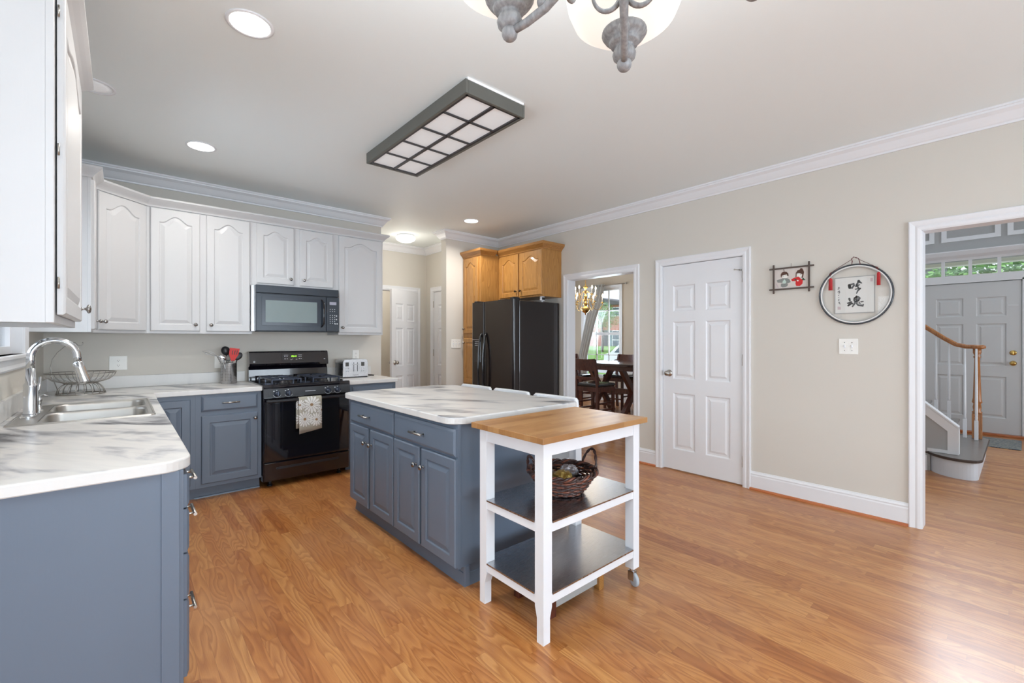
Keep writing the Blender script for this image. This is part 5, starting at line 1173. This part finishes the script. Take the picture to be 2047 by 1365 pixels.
# round framed calligraphy
yc, zc, Rr = .822, 1.640, .222
c = thing('round_framed_calligraphy', 'round double-ring glass frame holding two black brush characters, with red tassels', 'picture', (WX, yc, zc))
def circ(r, x, n=64): return [(x, yc+r*math.cos(2*PI*i/n), zc+r*math.sin(2*PI*i/n)) for i in range(n)]
mb = MB(); mb.tube(circ(Rr, WX-.010), .0062, 10, True); mb.build('outer_ring', ring_m, c)
mb = MB(); mb.tube(circ(Rr-.0105, WX-.010), .0055, 10, True); mb.build('inner_ring', ringw_m, c)
mb = MB(); mb.tube(circ(Rr-.018, WX-.010), .0028, 8, True); mb.build('inner_lip', mat_g, c)
mb = MB(); mb.face(circ(Rr-.012, WX-.0075)); mb.build('glass', pglass_m, c)
s5 = 8.532
def Q(px, py, X): return onX(1580+px/s5, 500+py/s5, X)
Xp = WX-.001
A = [Q(752, 475, Xp), Q(1445, 420, Xp), Q(1440, 1062, Xp), Q(752, 1088, Xp)]
yl, yr = (A[0].y+A[3].y)/2, (A[1].y+A[2].y)/2; z_t, z_b = (A[0].z+A[1].z)/2, (A[2].z+A[3].z)/2
mb = MB(); mb.box(WX-.001, yr, z_b, WX+.003, yl, z_t); mb.build('mount', mat_g, c)
mb = MB(); mb.box(WX-.0018, yr+.006, z_b+.006, WX-.001, yl-.006, z_t-.006); pa = mb.build('paper', paper_m, c)
def stroke(mb, pts, w, X):
    P = [Q(x, y, X) for x, y in pts]; ws = w if isinstance(w, list) else [w]*len(P); L, Rg = [], []
    for i, p in enumerate(P):
        a = P[max(0, i-1)]; b = P[min(len(P)-1, i+1)]; d = (b-a); d = Vector((0, d.y, d.z)).normalized(); nn = Vector((0, -d.z, d.y)); h = ws[i]/s5/2*.0042
        L.append(p+nn*h); Rg.append(p-nn*h)
    dx = Vector((.0005, 0, 0))
    for i in range(len(P)-1): mb.face([L[i], L[i+1], Rg[i+1], Rg[i]])
    for p, h in ((P[0], ws[0]), (P[-1], ws[-1])):
        hh = h/s5/2*.0042; mb.face([(p.x, p.y+hh*math.cos(2*PI*k/10), p.z+hh*math.sin(2*PI*k/10)) for k in range(10)])
Xs = WX-.0024
G1 = [([(1005, 600), (1015, 640)], [38, 42]), ([(1000, 595), (1040, 585), (1080, 570), (1085, 600), (1050, 650), (1015, 640)], [30, 26, 30, 28, 22, 18]),
      ([(1165, 525), (1150, 560), (1120, 600)], [34, 26, 20]), ([(1170, 530), (1190, 550), (1215, 560)], [24, 26, 16]), ([(1130, 595), (1180, 590)], [20, 16]), ([(1115, 620), (1155, 610)], [20, 18]),
      ([(1110, 665), (1160, 655), (1195, 650)], [18, 20, 16]), ([(1190, 655), (1150, 690), (1130, 735)], [22, 22, 14]), ([(1150, 630), (1165, 640)], [20, 16])]
G2 = [([(1005, 825), (1015, 860)], [28, 24]), ([(980, 905), (1040, 880)], [22, 20]), ([(1040, 880), (990, 945)], [20, 26]), ([(985, 948), (1040, 915)], [22, 18]), ([(1050, 905), (1060, 915)], [20, 22]),
      ([(1130, 785), (1110, 810)], [24, 20]), ([(1095, 815), (1085, 850), (1100, 875)], [24, 22, 20]), ([(1095, 815), (1160, 795), (1180, 815), (1160, 860)], [22, 26, 30, 24]), ([(1100, 840), (1155, 830)], [16, 16]), ([(1100, 872), (1155, 862)], [18, 16]), ([(1130, 800), (1128, 870)], [18, 16]),
      ([(1110, 870), (1090, 920), (1060, 960)], [22, 24, 20]), ([(1140, 865), (1130, 910), (1160, 940), (1240, 945), (1245, 925)], [22, 24, 28, 34, 16]), ([(1175, 885), (1170, 905), (1195, 910)], [16, 16, 12]), ([(1205, 880), (1240, 875)], [20, 16])]
for G in (G1, G2):
    mb = MB()
    for pts, w in G: stroke(mb, pts, w, Xs)
    mb.build('brush_character', ink_m, pa)
mb = MB()
for pts in ([(815, 640), (840, 635)], [(825, 630), (820, 670)], [(805, 665), (840, 655)], [(805, 715), (825, 705)], [(825, 700), (850, 715), (825, 730)], [(835, 690), (830, 740)], [(815, 770), (830, 765), (820, 775)], [(820, 805), (828, 810)], [(815, 850), (835, 845)], [(825, 835), (825, 865)], [(820, 890), (845, 880), (825, 905)], [(835, 895), (850, 920)]): stroke(mb, pts, 7, Xs)
mb.build('signature_column', ink_m, pa)
mb = MB()
for x, y, w, h in ((1365, 475, 40, 55), (805, 965, 55, 48)): a, b_ = Q(x, y, Xs), Q(x+w, y+h, Xs); mb.box(Xs-.0002, b_.y, b_.z, Xs+.0004, a.y, a.z)
mb.build('seal_stamp', seal_m, pa)
mb = MB(); Xc = WX-.018; N1 = [(680, 455), (690, 390), (800, 310), (1045, 160)]; N2 = [(1175, 160), (1455, 280), (1490, 290), (1500, 340)]
for N in (N1, N2): mb.tube([Q(x, y, Xc) for x, y in N], .0016, 6)
for ph in (0, PI):
    pts = [(1045, 240), (1055, 190), (1042, 150), (1080, 115), (1120, 128), (1160, 140), (1175, 180), (1190, 235)]; mb.tube([Q(x+5*math.sin(i*2.2+ph), y+5*math.cos(i*2.2+ph), Xc) for i, (x, y) in enumerate(pts)], .0018, 6)
mb.tube([Q(1455, 285, Xc), Q(1500, 320, Xc)], .004, 8); mb.tube([Q(690, 385, Xc), Q(668, 425, Xc)], .004, 8); mb.build('hanging_cord', cord_m, c)
for x0_, y0_, x1_, y1_ in ((650, 480, 720, 680), (1470, 370, 1538, 592)):
    a, b_ = Q(x0_, y0_, Xc), Q(x1_, y1_, Xc); ym = (a.y+b_.y)/2; w_ = abs(a.y-b_.y)/2
    mb = MB(); mb.lathe([(.2*w_, 0), (.75*w_, -.006), (.9*w_, -.012), (w_, b_.z-a.z)], (Xc, ym, a.z), (0, 0, 1), 16, True, .5, 1); mb.build('tassel', tassel_m, c)
# ------------------------------------------------------------------ foyer: staircase and mat
RI, RU, SX0, SX1 = .192, .235, 6.05, 7.30
s = thing('staircase', 'foyer staircase with grey treads, white risers, white balusters and an oak handrail', 'staircase', (6.65, .3, 0))
front = [tuple(Vector((6.05, .62))*(1-t)**3+Vector((5.80, .52))*3*t*(1-t)**2+Vector((5.80, .235))*3*t*t*(1-t)+Vector((5.99, .235))*t**3) for t in [i/14 for i in range(15)]]+[(7.28, .235), (7.34, .28), (7.36, .36), (7.34, .46), (7.29, .56), (7.29, .74), (6.05, .74)]
def inset(P, d):
    cx0 = sum(p[0] for p in P)/len(P); cy0 = sum(p[1] for p in P)/len(P); out = []
    n = len(P); V = [Vector(p) for p in P]
    for i in range(n):
        a = (V[i]-V[i-1]).normalized(); b = (V[(i+1) % n]-V[i]).normalized(); na = Vector((-a.y, a.x)); nb = Vector((-b.y, b.x)); q = na+nb; q = q/max(.4, q.dot(na)); out.append(tuple(V[i]+q*d))
    return out
mb = MB(); mb.prism(inset(front, .028), 0, RI-.028); o = mb.build('riser', plain('pale_blue_white_riser', (222, 228, 236), .4), s)
mb = MB(); F = front; mb.mi = 1; mb.loops([[(x, y, RI-.028) for x, y in inset(F, .008)], [(x, y, RI-.022) for x, y in F], [(x, y, RI-.008) for x, y in F], [(x, y, RI-.001) for x, y in inset(F, .006)]], True, False, True, False); mb.mi = 0; mb.face([(x, y, RI-.001) for x, y in inset(F, .006)]); mb.build('tread', [tread_m, nose_m], s)
for k in range(1, 9):
    y = .50+(k-1)*RU; z = RI*(k+1); mb = MB(); mb.box(SX0+.08, y, RI*k, SX1-.01, y+.02, z-.028); mb.build('riser', trim_p, s)
    mb = MB(); mb.box(SX0+.08, y-.028, z-.028, SX1+.03, y+RU, z, .008); mb.build('tread', tread_m, s)
mb = MB(); BXs = Matrix(((0, 0, 1, 0), (1, 0, 0, 0), (0, 1, 0, 0), (0, 0, 0, 1)))
mb.prism([(.408, .192), (.408, .425), (2.58, 2.358), (2.58, 0), (.60, 0), (.60, .192)], 6.052, 6.13, BXs); mb.build('stringer_wall', gray_p, s)
mb = MB()
mb.prism([(.400, .193), (.400, .4435), (2.58, 2.383), (2.58, 2.285), (.475, .412), (.475, .193)], 6.035, 6.052, BXs); mb.prism([(.475, .193), (.62, .193), (.62, .225), (.475, .225)], 6.038, 6.052, BXs)
mb.prism([(.396, .4435), (.396, .462), (2.58, 2.405), (2.58, 2.38)], 6.028, 6.14, BXs); mb.prism([(.396, .193), (.396, .45), (.410, .45), (.410, .193)], 6.03, 6.138, BXs)
mb.box(6.036, .62, 0, 6.052, 2.58, .15); mb.build('stringer_trim', trim_p, s)
mb = MB(); mb.prism([(.50, 0), (.50, .30), (2.4, 1.92), (2.58, 1.92), (2.58, 0)], SX1-.01, SX1+.02, BXs); mb.build('outer_stringer', trim_p, s)
nx, ny = 7.235, .33
mb = MB(); mb.box(nx-.04, ny-.04, RI, nx+.04, ny+.04, RI+.28, .004); mb.lathe([(.036, RI+.28), (.044, RI+.295), (.030, RI+.31), (.036, RI+.35), (.030, RI+.39), (.042, RI+.405), (.040, RI+.42), (.034, RI+.45), (.022, RI+.90), (.034, RI+.915), (.022, RI+.93), (.034, RI+.96), (.034, 1.20)], (nx, ny, 0), (0, 0, 1), 20); mb.build('newel_post', rail_m, s)
mb = MB(); pr = [(nx, ny-.05, 1.218), (nx, ny, 1.220), (nx, .42, 1.222), (nx, .50, 1.245), (nx, .60, 1.318), (nx, .72, 1.42), (nx, 2.4, 2.83)]
L = []
for i, p in enumerate(pr):
    a = Vector(pr[max(0, i-1)]); b = Vector(pr[min(len(pr)-1, i+1)]); t = (b-a).normalized(); up = Vector((0, -t.z, t.y))
    L.append([Vector(p)+Vector((u, 0, 0))+up*v for u, v in ((-.022, -.022), (.022, -.022), (.030, -.005), (.030, .012), (.018, .024), (-.018, .024), (-.030, .012), (-.030, -.005))])
mb.loops(L, True, False, True, True); mb.lathe([(.035, -.022), (.062, -.016), (.066, 0), (.06, .015), (.03, .022), (0, .024)], (nx, ny-.005, 1.22), (0, 0, 1), 24); mb.build('handrail', rail_m, s)
def rail_z(y): return 1.22 if y < .44 else (1.22+(y-.44)*.55 if y < .5 else 1.25+(y-.5)*.82)
bp = [(7.20, .425, 0), (7.10, .33, 0)]+[(7.225, .50+.235*k+q, k+1) for k in range(7) for q in (.055, .165)]
for (x, y, k) in bp:
    z0 = RI*(k+1); z1 = rail_z(y)-.02; mb = MB(); h = z1-z0; w = .016
    mb.box(x-w, y-w, z0, x+w, y+w, z0+.21, .003); mb.lathe([(.015, z0+.21), (.010, z0+.235), (.013, z0+.245), (.010, z0+.255), (.012, z0+.28), (.0125, z0+.35), (.009, z1)], (x, y, 0), (0, 0, 1), 14); mb.build('baluster', trim_p, s)
m, n, l, b, o = new_mat('woven_blue_grey_mat'); mp = coords(n, l); wv = n.new('ShaderNodeTexWave'); wv.inputs['Scale'].default_value = 9; wv.inputs['Distortion'].default_value = 6; wv.inputs['Detail Scale'].default_value = 3; l.new(mp.outputs[0], wv.inputs[0])
r_ = ramp(n, [(0, srgb(74, 84, 100)), (.5, srgb(116, 118, 118)), (1, srgb(168, 164, 150))]); l.new(wv.outputs['Fac'], r_.inputs[0]); l.new(r_.outputs[0], b.inputs['Base Color']); b.inputs['Roughness'].default_value = .95
mb = MB(); mb.box(7.92, 0.0, 0, 8.66, 1.0, .010, .004); tag(mb.build('door_mat', m, loc=(8.3, .5, 0)), 'blue and grey wavy-patterned mat on the foyer floor by the front door', 'mat')

# ------------------------------------------------------------------ dining room
dt = thing('dining_table', 'dark espresso counter-height dining table on crossed trestle legs', 'table', (6.47, 4.75, 0))
mb = MB(); slab(mb, [(5.93, 3.95), (7.0, 3.95), (7.0, 5.30), (5.93, 5.30)], .865, .912, .01); mb.build('tabletop', darky_m, dt)
mb = MB()
for q in ((5.99, 4.01, 6.015, 5.24), (6.915, 4.01, 6.94, 5.24), (6.015, 4.01, 6.915, 4.035), (6.015, 5.215, 6.915, 5.24)): mb.box(q[0], q[1], .80, q[2], q[3], .865)
mb.build('apron', dark_m, dt)
for yy in (4.30, 4.95):
    mb = MB()
    for sgn in (1, -1):
        a, b_ = Vector((6.47-sgn*.33, yy, .0)), Vector((6.47+sgn*.33, yy, .82)); d = (b_-a).normalized(); nn = Vector((-d.z, 0, d.x))*.045; w = Vector((0, .035, 0))
        mb.loops([[a+nn-w, a-nn-w, a-nn+w, a+nn+w], [b_+nn-w, b_-nn-w, b_-nn+w, b_+nn+w]], True, False, True, True)
    mb.build('cross_legs', dark_m, dt)
mb = MB(); mb.box(6.43, 4.30, .38, 6.51, 4.95, .46, .004); mb.build('stretcher', dark_m, dt)
def mk_chair(root):
    sh = .60
    mb = MB(); mb.box(-.225, -.22, sh-.005, .225, .20, sh+.045, .02); mb.build('cushion', cush_m, root)
    mb = MB(); mb.box(-.22, -.215, sh-.075, .22, .20, sh-.005, .006); mb.build('seat_frame', dark_m, root)
    for X in (-.195, .195):
        mb = MB(); mb.box(X-.02, -.21, 0, X+.02, -.17, sh-.07, .003); mb.build('leg', dark_m, root)
        mb = MB(); mb.loops([[(X-.02, y-.02, z), (X+.02, y-.02, z), (X+.02, y+.02, z), (X-.02, y+.02, z)] for y, z in ((.21, 0), (.185, .3), (.185, .62), (.215, .82), (.265, 1.015))], True, False, True, True); mb.build('leg', dark_m, root)
    def slat(z0, z1, bow, nm):
        mb = MB(); L = []
        for i in range(9):
            u = -1+i/4; y = lambda z: .185+max(0, z-.62)*.2; cy_ = bow*(1-u*u)
            L.append([(u*.205, y(z0)-.010+cy_, z0), (u*.205, y(z0)+.012+cy_, z0), (u*.205, y(z1)+.012+cy_, z1+(.012*u*u)), (u*.205, y(z1)-.010+cy_, z1+(.012*u*u))])
        mb.loops(L, True, False, True, True); mb.build(nm, dark_m, root)
    slat(.84, 1.01, .022, 'top_rail'); slat(.70, .745, .018, 'lower_rail')
    for z in (.20, .30):
        mb = MB(); mb.box(-.18, -.20, z-.012, .18, -.18, z+.012); mb.box(-.205, -.18, z+.04, -.185, .18, z+.064); mb.box(.185, -.18, z+.04, .205, .18, z+.064); mb.build('stretcher', dark_m, root)
DG = 'dark wooden chairs around the dining table'
dc = thing('dining_chair', '', 'chair', (0, 0, 0), DG); mk_chair(dc)
for i, (x, y, rz, lb) in enumerate(((5.45, 4.30, PI/2, 'dark wooden dining chair nearest the doorway, its wide back toward the kitchen'), (6.68, 5.62, 0, 'dark wooden dining chair at the far end of the table in front of the curtain'),
        (7.10, 5.02, -PI/2, 'dark wooden dining chair behind the table, directly below the dining window'), (7.06, 4.46, -PI/2, 'dark wooden dining chair half cut off by the right side of the doorway'))):
    o = dc if i == 0 else copy_tree(dc); o.location = (x, y, 0); o.rotation_euler = (0, 0, rz); o['label'] = lb
# brass chandelier
bc = Vector((6.26, 5.15, 0))
c = thing('brass_chandelier', 'polished brass candle chandelier with lit bulbs above the dining table', 'chandelier', (bc.x, bc.y, ZC))
mb = MB(); mb.lathe([(.0, 1.745), (.010, 1.75), (.012, 1.775), (.045, 1.79), (.075, 1.83), (.070, 1.865), (.035, 1.89), (.022, 1.905), (.038, 1.93), (.040, 1.95), (.020, 1.975), (.014, 2.02), (.028, 2.05), (.032, 2.08), (.014, 2.10), (.012, 2.20), (.030, 2.225), (.050, 2.245), (.012, 2.27), (.008, 2.30)], (bc.x, bc.y, 0), (0, 0, 1), 28); mb.build('body', brass_m, c)
mb = MB()
for k in range(16):
    z_ = 2.31+k*.028; mb.tube([(bc.x+(.009*math.cos(a) if k % 2 else 0), bc.y+(0 if k % 2 else .009*math.cos(a)), z_+.018*math.sin(a)) for a in [2*PI*i/10 for i in range(10)]], .003, 5, True)
mb.build('chain', brass_m, c)
for tier, (nA, R0, z0, off) in enumerate(((6, .30, 1.93, .2), (5, .19, 2.07, .7))):
    for k in range(nA):
        an = 2*PI*k/nA+off; e = Vector((math.cos(an), math.sin(an), 0)); o_ = lambda r, z: bc+e*r+Vector((0, 0, z))
        mb = MB(); mb.tube([o_(.02, z0+.06), o_(.05, z0+.10), o_(.09, z0+.06), o_(.13, z0-.04), o_(.19, z0-.10), o_(.25 if R0 > .2 else .16, z0-.09), o_(R0, z0-.01), o_(R0, z0+.02)], .0042, 8)
        mb.lathe([(.006, 0), (.030, .004), (.034, .012), (.014, .014), (.014, .03)], o_(R0, z0+.015), (0, 0, 1), 16); arm = mb.build('arm', brass_m, c)
        mb = MB(); mb.lathe([(.010, 0), (.010, .085)], o_(R0, z0+.045), (0, 0, 1), 12); mb.build('candle_sleeve', plastic_w, arm)
        mb = MB(); mb.lathe([(.007, 0), (.014, .018), (.012, .035), (.003, .058), (0, .062)], o_(R0, z0+.13), (0, 0, 1), 12); mb.build('bulb', bulb_m, arm)
lamp('POINT', 'chandelier_bulbs', (bc.x, bc.y, 2.15), (0, 0, 0), 11, (1, .86, .68), shadow_soft_size=.28)
# curtain and rod
Xc = XD-.085
rz = onX(1205, 571, Xc).z
c = thing('curtain_rod', 'slim metal curtain rod with ball finials over the dining window', 'rod', (Xc, 5.9, rz))
yA, yB = onX(1252, 565, Xc).y, 6.80
mb = MB(); mb.cyl((Xc, yA, rz), (Xc, yB, rz), .010); mb.build('pole', nickel_m, c)
mb = MB(); mb.ball((Xc, yA, rz), .024); mb.build('finial', nickel_m, c); mb = MB(); mb.ball((Xc, yB, rz), .024); mb.build('finial', nickel_m, c)
for yy in (yA+.06, yB-.06): mb = MB(); mb.cyl((Xc, yy, rz), (XD, yy, rz), .006, seg=8); mb.build('bracket', nickel_m, c)
def lerp_y(z):
    K = [(2.6, 5.83), (2.45, 5.84), (2.14, 5.90), (1.72, 6.076), (1.29, 6.213), (.92, 6.32), (-.1, 6.5)]
    for (z0, a0), (z1, a1) in zip(K, K[1:]):
        if z >= z1: return a0+(a1-a0)*(z0-z)/(z0-z1)
    return 6.5
mb = MB(); L = []; NZ, NU = 16, 48
for j in range(NZ+1):
    t = j/NZ; z = rz+.03-(rz-.02)*t
    yR = lerp_y(z)
    yL = 6.16+.40*min(1, max(0, (2.45-z)/1.6)); tt = min(1, t*1.15); row = []
    for i in range(NU+1):
        u = i/NU; y = yR+(yL-yR)*u; amp = .035*(1-.55*tt); x = Xc+amp*math.sin(u*2*PI*4+.6*t)-.03*math.sin(PI*u)*tt; row.append((x, y, z))
    L.append(row)
mb.loops(L, False, True); o = mb.build('curtain', curt_m, loc=(Xc, 6.2, rz)); sl = o.modifiers.new('thickness', 'SOLIDIFY'); sl.thickness = .003
tag(o, 'silver grey curtain swept to the left of the dining window', 'curtain')
for k in range(5):
    y = 5.86+.07*k; mb = MB(); mb.tube([(Xc+.022*math.cos(a), y+.006*math.cos(a), rz+.022*math.sin(a)) for a in [2*PI*i/20 for i in range(20)]], .0035, 6, True); g = mb.build('grommet', nickel_m, o)

# ------------------------------------------------------------------ outside
GZ = -.45
mb = MB(); mb.face([(-60, -80, GZ-.02), (140, -80, GZ-.02), (140, 140, GZ-.02), (-60, 140, GZ-.02)]); struct(mb.build('ground', asph_m))
mb = MB(); mb.box(9.2, 8, GZ-.2, 19, 40, GZ+.02); mb.box(20, -20, GZ-.2, 29.5, 9, GZ+.02); mb.prism([(31, GZ-.2), (31, GZ+.05), (46, .45), (48.7, .45), (48.7, GZ-.2)], -20, 90, Matrix(((1, 0, 0, 0), (0, 0, 1, 0), (0, 1, 0, 0), (0, 0, 0, 1))))
tag(mb.build('lawn', lawn_m, loc=(15, 5, GZ)), 'green front lawn seen through the dining room window', 'lawn', None, 'stuff')
h = thing('brick_house', 'two-storey red brick house across the street, seen through the dining window', 'house', (50, 38, GZ))
HX = 49.0
mb = MB(); mb.box(HX, 33.0, GZ, HX+9, 45, 5.9); mb.build('brick_wall', brick_m, h)
mb = MB(); mb.prism([(32.6, 5.9), (45.4, 5.9), (39, 7.2)], HX-.4, HX+9.4, BXs); mb.build('roof', roof_m, h)
def hwin(px0, px1, py0, py1, mull=True):
    a, b_ = onX(px0, py0, HX), onX(px1, py1, HX); mb = MB(); f = .12
    mb.box(HX-.10, b_.y-f, b_.z-f, HX+.02, a.y+f, a.z+f); w = mb.build('window', trim_p, h)
    mb = MB(); mb.box(HX-.13, b_.y, b_.z, HX-.10, a.y, (a.z+b_.z)/2-.06); mb.box(HX-.13, b_.y, (a.z+b_.z)/2+.06, HX-.10, a.y, a.z); mb.build('pane', wglass_m, w)
    mb = MB(); mb.box(HX-.16, a.y+f, b_.z-f, HX-.02, a.y+f+.45, a.z+f); mb.build('shutter', plain('teal_grey_shutter', (120, 140, 152), .6), w)
hwin(1226, 1238, 616, 630); hwin(1226, 1238, 662, 697); hwin(1206, 1213, 626, 630)
a, b_ = onX(1204, 660, HX), onX(1217, 690, HX); mb = MB(); mb.box(HX-.1, b_.y, .46, HX, a.y, a.z); mb.build('door', plain('dark_house_door', (58, 58, 64), .5), h)
mb = MB(); q = onX(1219, 676, HX); mb.box(HX-.25, q.y-.1, GZ, HX-.1, q.y+.1, 6.5); mb.build('porch_post', trim_p, h)
def tree(label, x, y, z0, th_, R, n, seed, trunk=.14):
    rnd = random.Random(seed); t = thing('tree', label, 'tree', (x, y, z0)); mb = MB(); mb.tube([(x, y, z0), (x+.05, y, z0+th_*.6), (x, y+.05, z0+th_+R*.6)], [trunk, trunk*.8, trunk*.4], 8); mb.build('trunk', bark_m, t)
    mb = MB()
    for i in range(n):
        v = Vector((rnd.gauss(0, 1), rnd.gauss(0, 1), rnd.gauss(0, 1))).normalized(); r = R*(rnd.random()**.4)*(1+.22*math.sin(v.x*5+v.z*4)); c0 = Vector((x, y, z0+th_+R*.75))+Vector((v.x*r, v.y*r, v.z*r*.9)); s_ = R*.045*rnd.uniform(.7, 1.4)
        a = Vector((rnd.uniform(-1, 1), rnd.uniform(-1, 1), rnd.uniform(-.6, .6))).normalized(); b2 = a.cross(Vector((rnd.uniform(-1, 1), rnd.uniform(-1, 1), 1))).normalized(); mb.face([c0-a*s_, c0-b2*s_*.6, c0+a*s_, c0+b2*s_*.6])
    mb.build('foliage', leaf_m, t)
q = onX(1204, 640, 38.0); tree('light green tree in front of the brick house, seen through the dining window', 38.0, q.y, .04, 2.4, 1.7, 2600, 3)
for i, (x, y, R, z_) in enumerate(((24, -4.4, 2.6, 2.2), (25.5, .8, 2.6, 2.0), (27, 6.2, 2.0, 1.9))):
    tree(['leafy tree outside the front door, behind the rightmost transom pane', 'leafy tree outside, behind the middle transom panes', 'leafy tree outside, behind the leftmost transom pane'][i], x, y, GZ+.03, z_, R, 3600, 11+i)
mb = MB(); mb.box(XF+T_, -3.2, -.22, 10.9, 4, -.05); mb.box(10.4, -3.2, 2.53, 10.6, 4, 2.95); mb.box(10.37, -3.2, 2.60, 10.4, 4, 2.63); mb.box(XF+T_, -3.2, 2.95, 10.7, 4, 3.05); mb.box(10.62, .9, 2.25, 10.7, 4, 2.31); mb.box(10.42, 1.35, GZ, 10.58, 1.55, 2.53)  # first box: unseen porch slab, added to bounce neutral light onto the beam
tag(mb.build('porch_roof', siding_m, loc=(10, 0, 2.6)), 'cream porch beam and ceiling outside the transom panes, with an added light-bounce slab below', 'porch')
h2 = thing('neighbour_house', 'pale sided house across the street beyond the front porch', 'house', (49, 8, GZ))
mb = MB(); mb.box(48.8, 2, GZ, 56.8, 16, 6.0); mb.build('siding_wall', siding_m, h2); mb = MB(); mb.prism([(1.6, 6), (16.4, 6), (9, 9)], 48.4, 57.2, BXs); mb.build('roof', roof_m, h2)
# parked car
cy0 = onX(1219, 705, 21.5).y-2.9
c = thing('parked_car', 'white car parked on the street, seen low in the dining window', 'car', (21.5, cy0, GZ))
mb = MB(); Mc = Matrix(((0, 0, 1, 20.7), (1, 0, 0, cy0-1.6), (0, 1, 0, GZ+.022), (0, 0, 0, 1)))
mb.prism([(0, .35), (.1, .75), (.9, .95), (1.4, 1.48), (3.2, 1.55), (3.9, 1.0), (4.3, .9), (4.35, .35)], 0, 1.75, Mc); mb.build('car_body', carw_m, c)
mb = MB(); mb.prism([(1.1, .98), (1.5, 1.40), (2.3, 1.45), (2.3, 1.0)], -.01, 1.76, Mc); mb.prism([(2.4, 1.0), (2.4, 1.45), (3.15, 1.46), (3.6, 1.02)], -.01, 1.76, Mc); mb.build('side_windows', wglass_m, c)
for yy in (.85, 3.45):
    for xx in (-.02, 1.55):
        mb = MB(); p = Mc @ Vector((yy, .32, xx)); mb.lathe([(.1, 0), (.32, 0), (.33, .03), (.33, .19), (.32, .22), (.1, .22)], p, (1, 0, 0), 24); mb.build('wheel', blkplas_m, c)
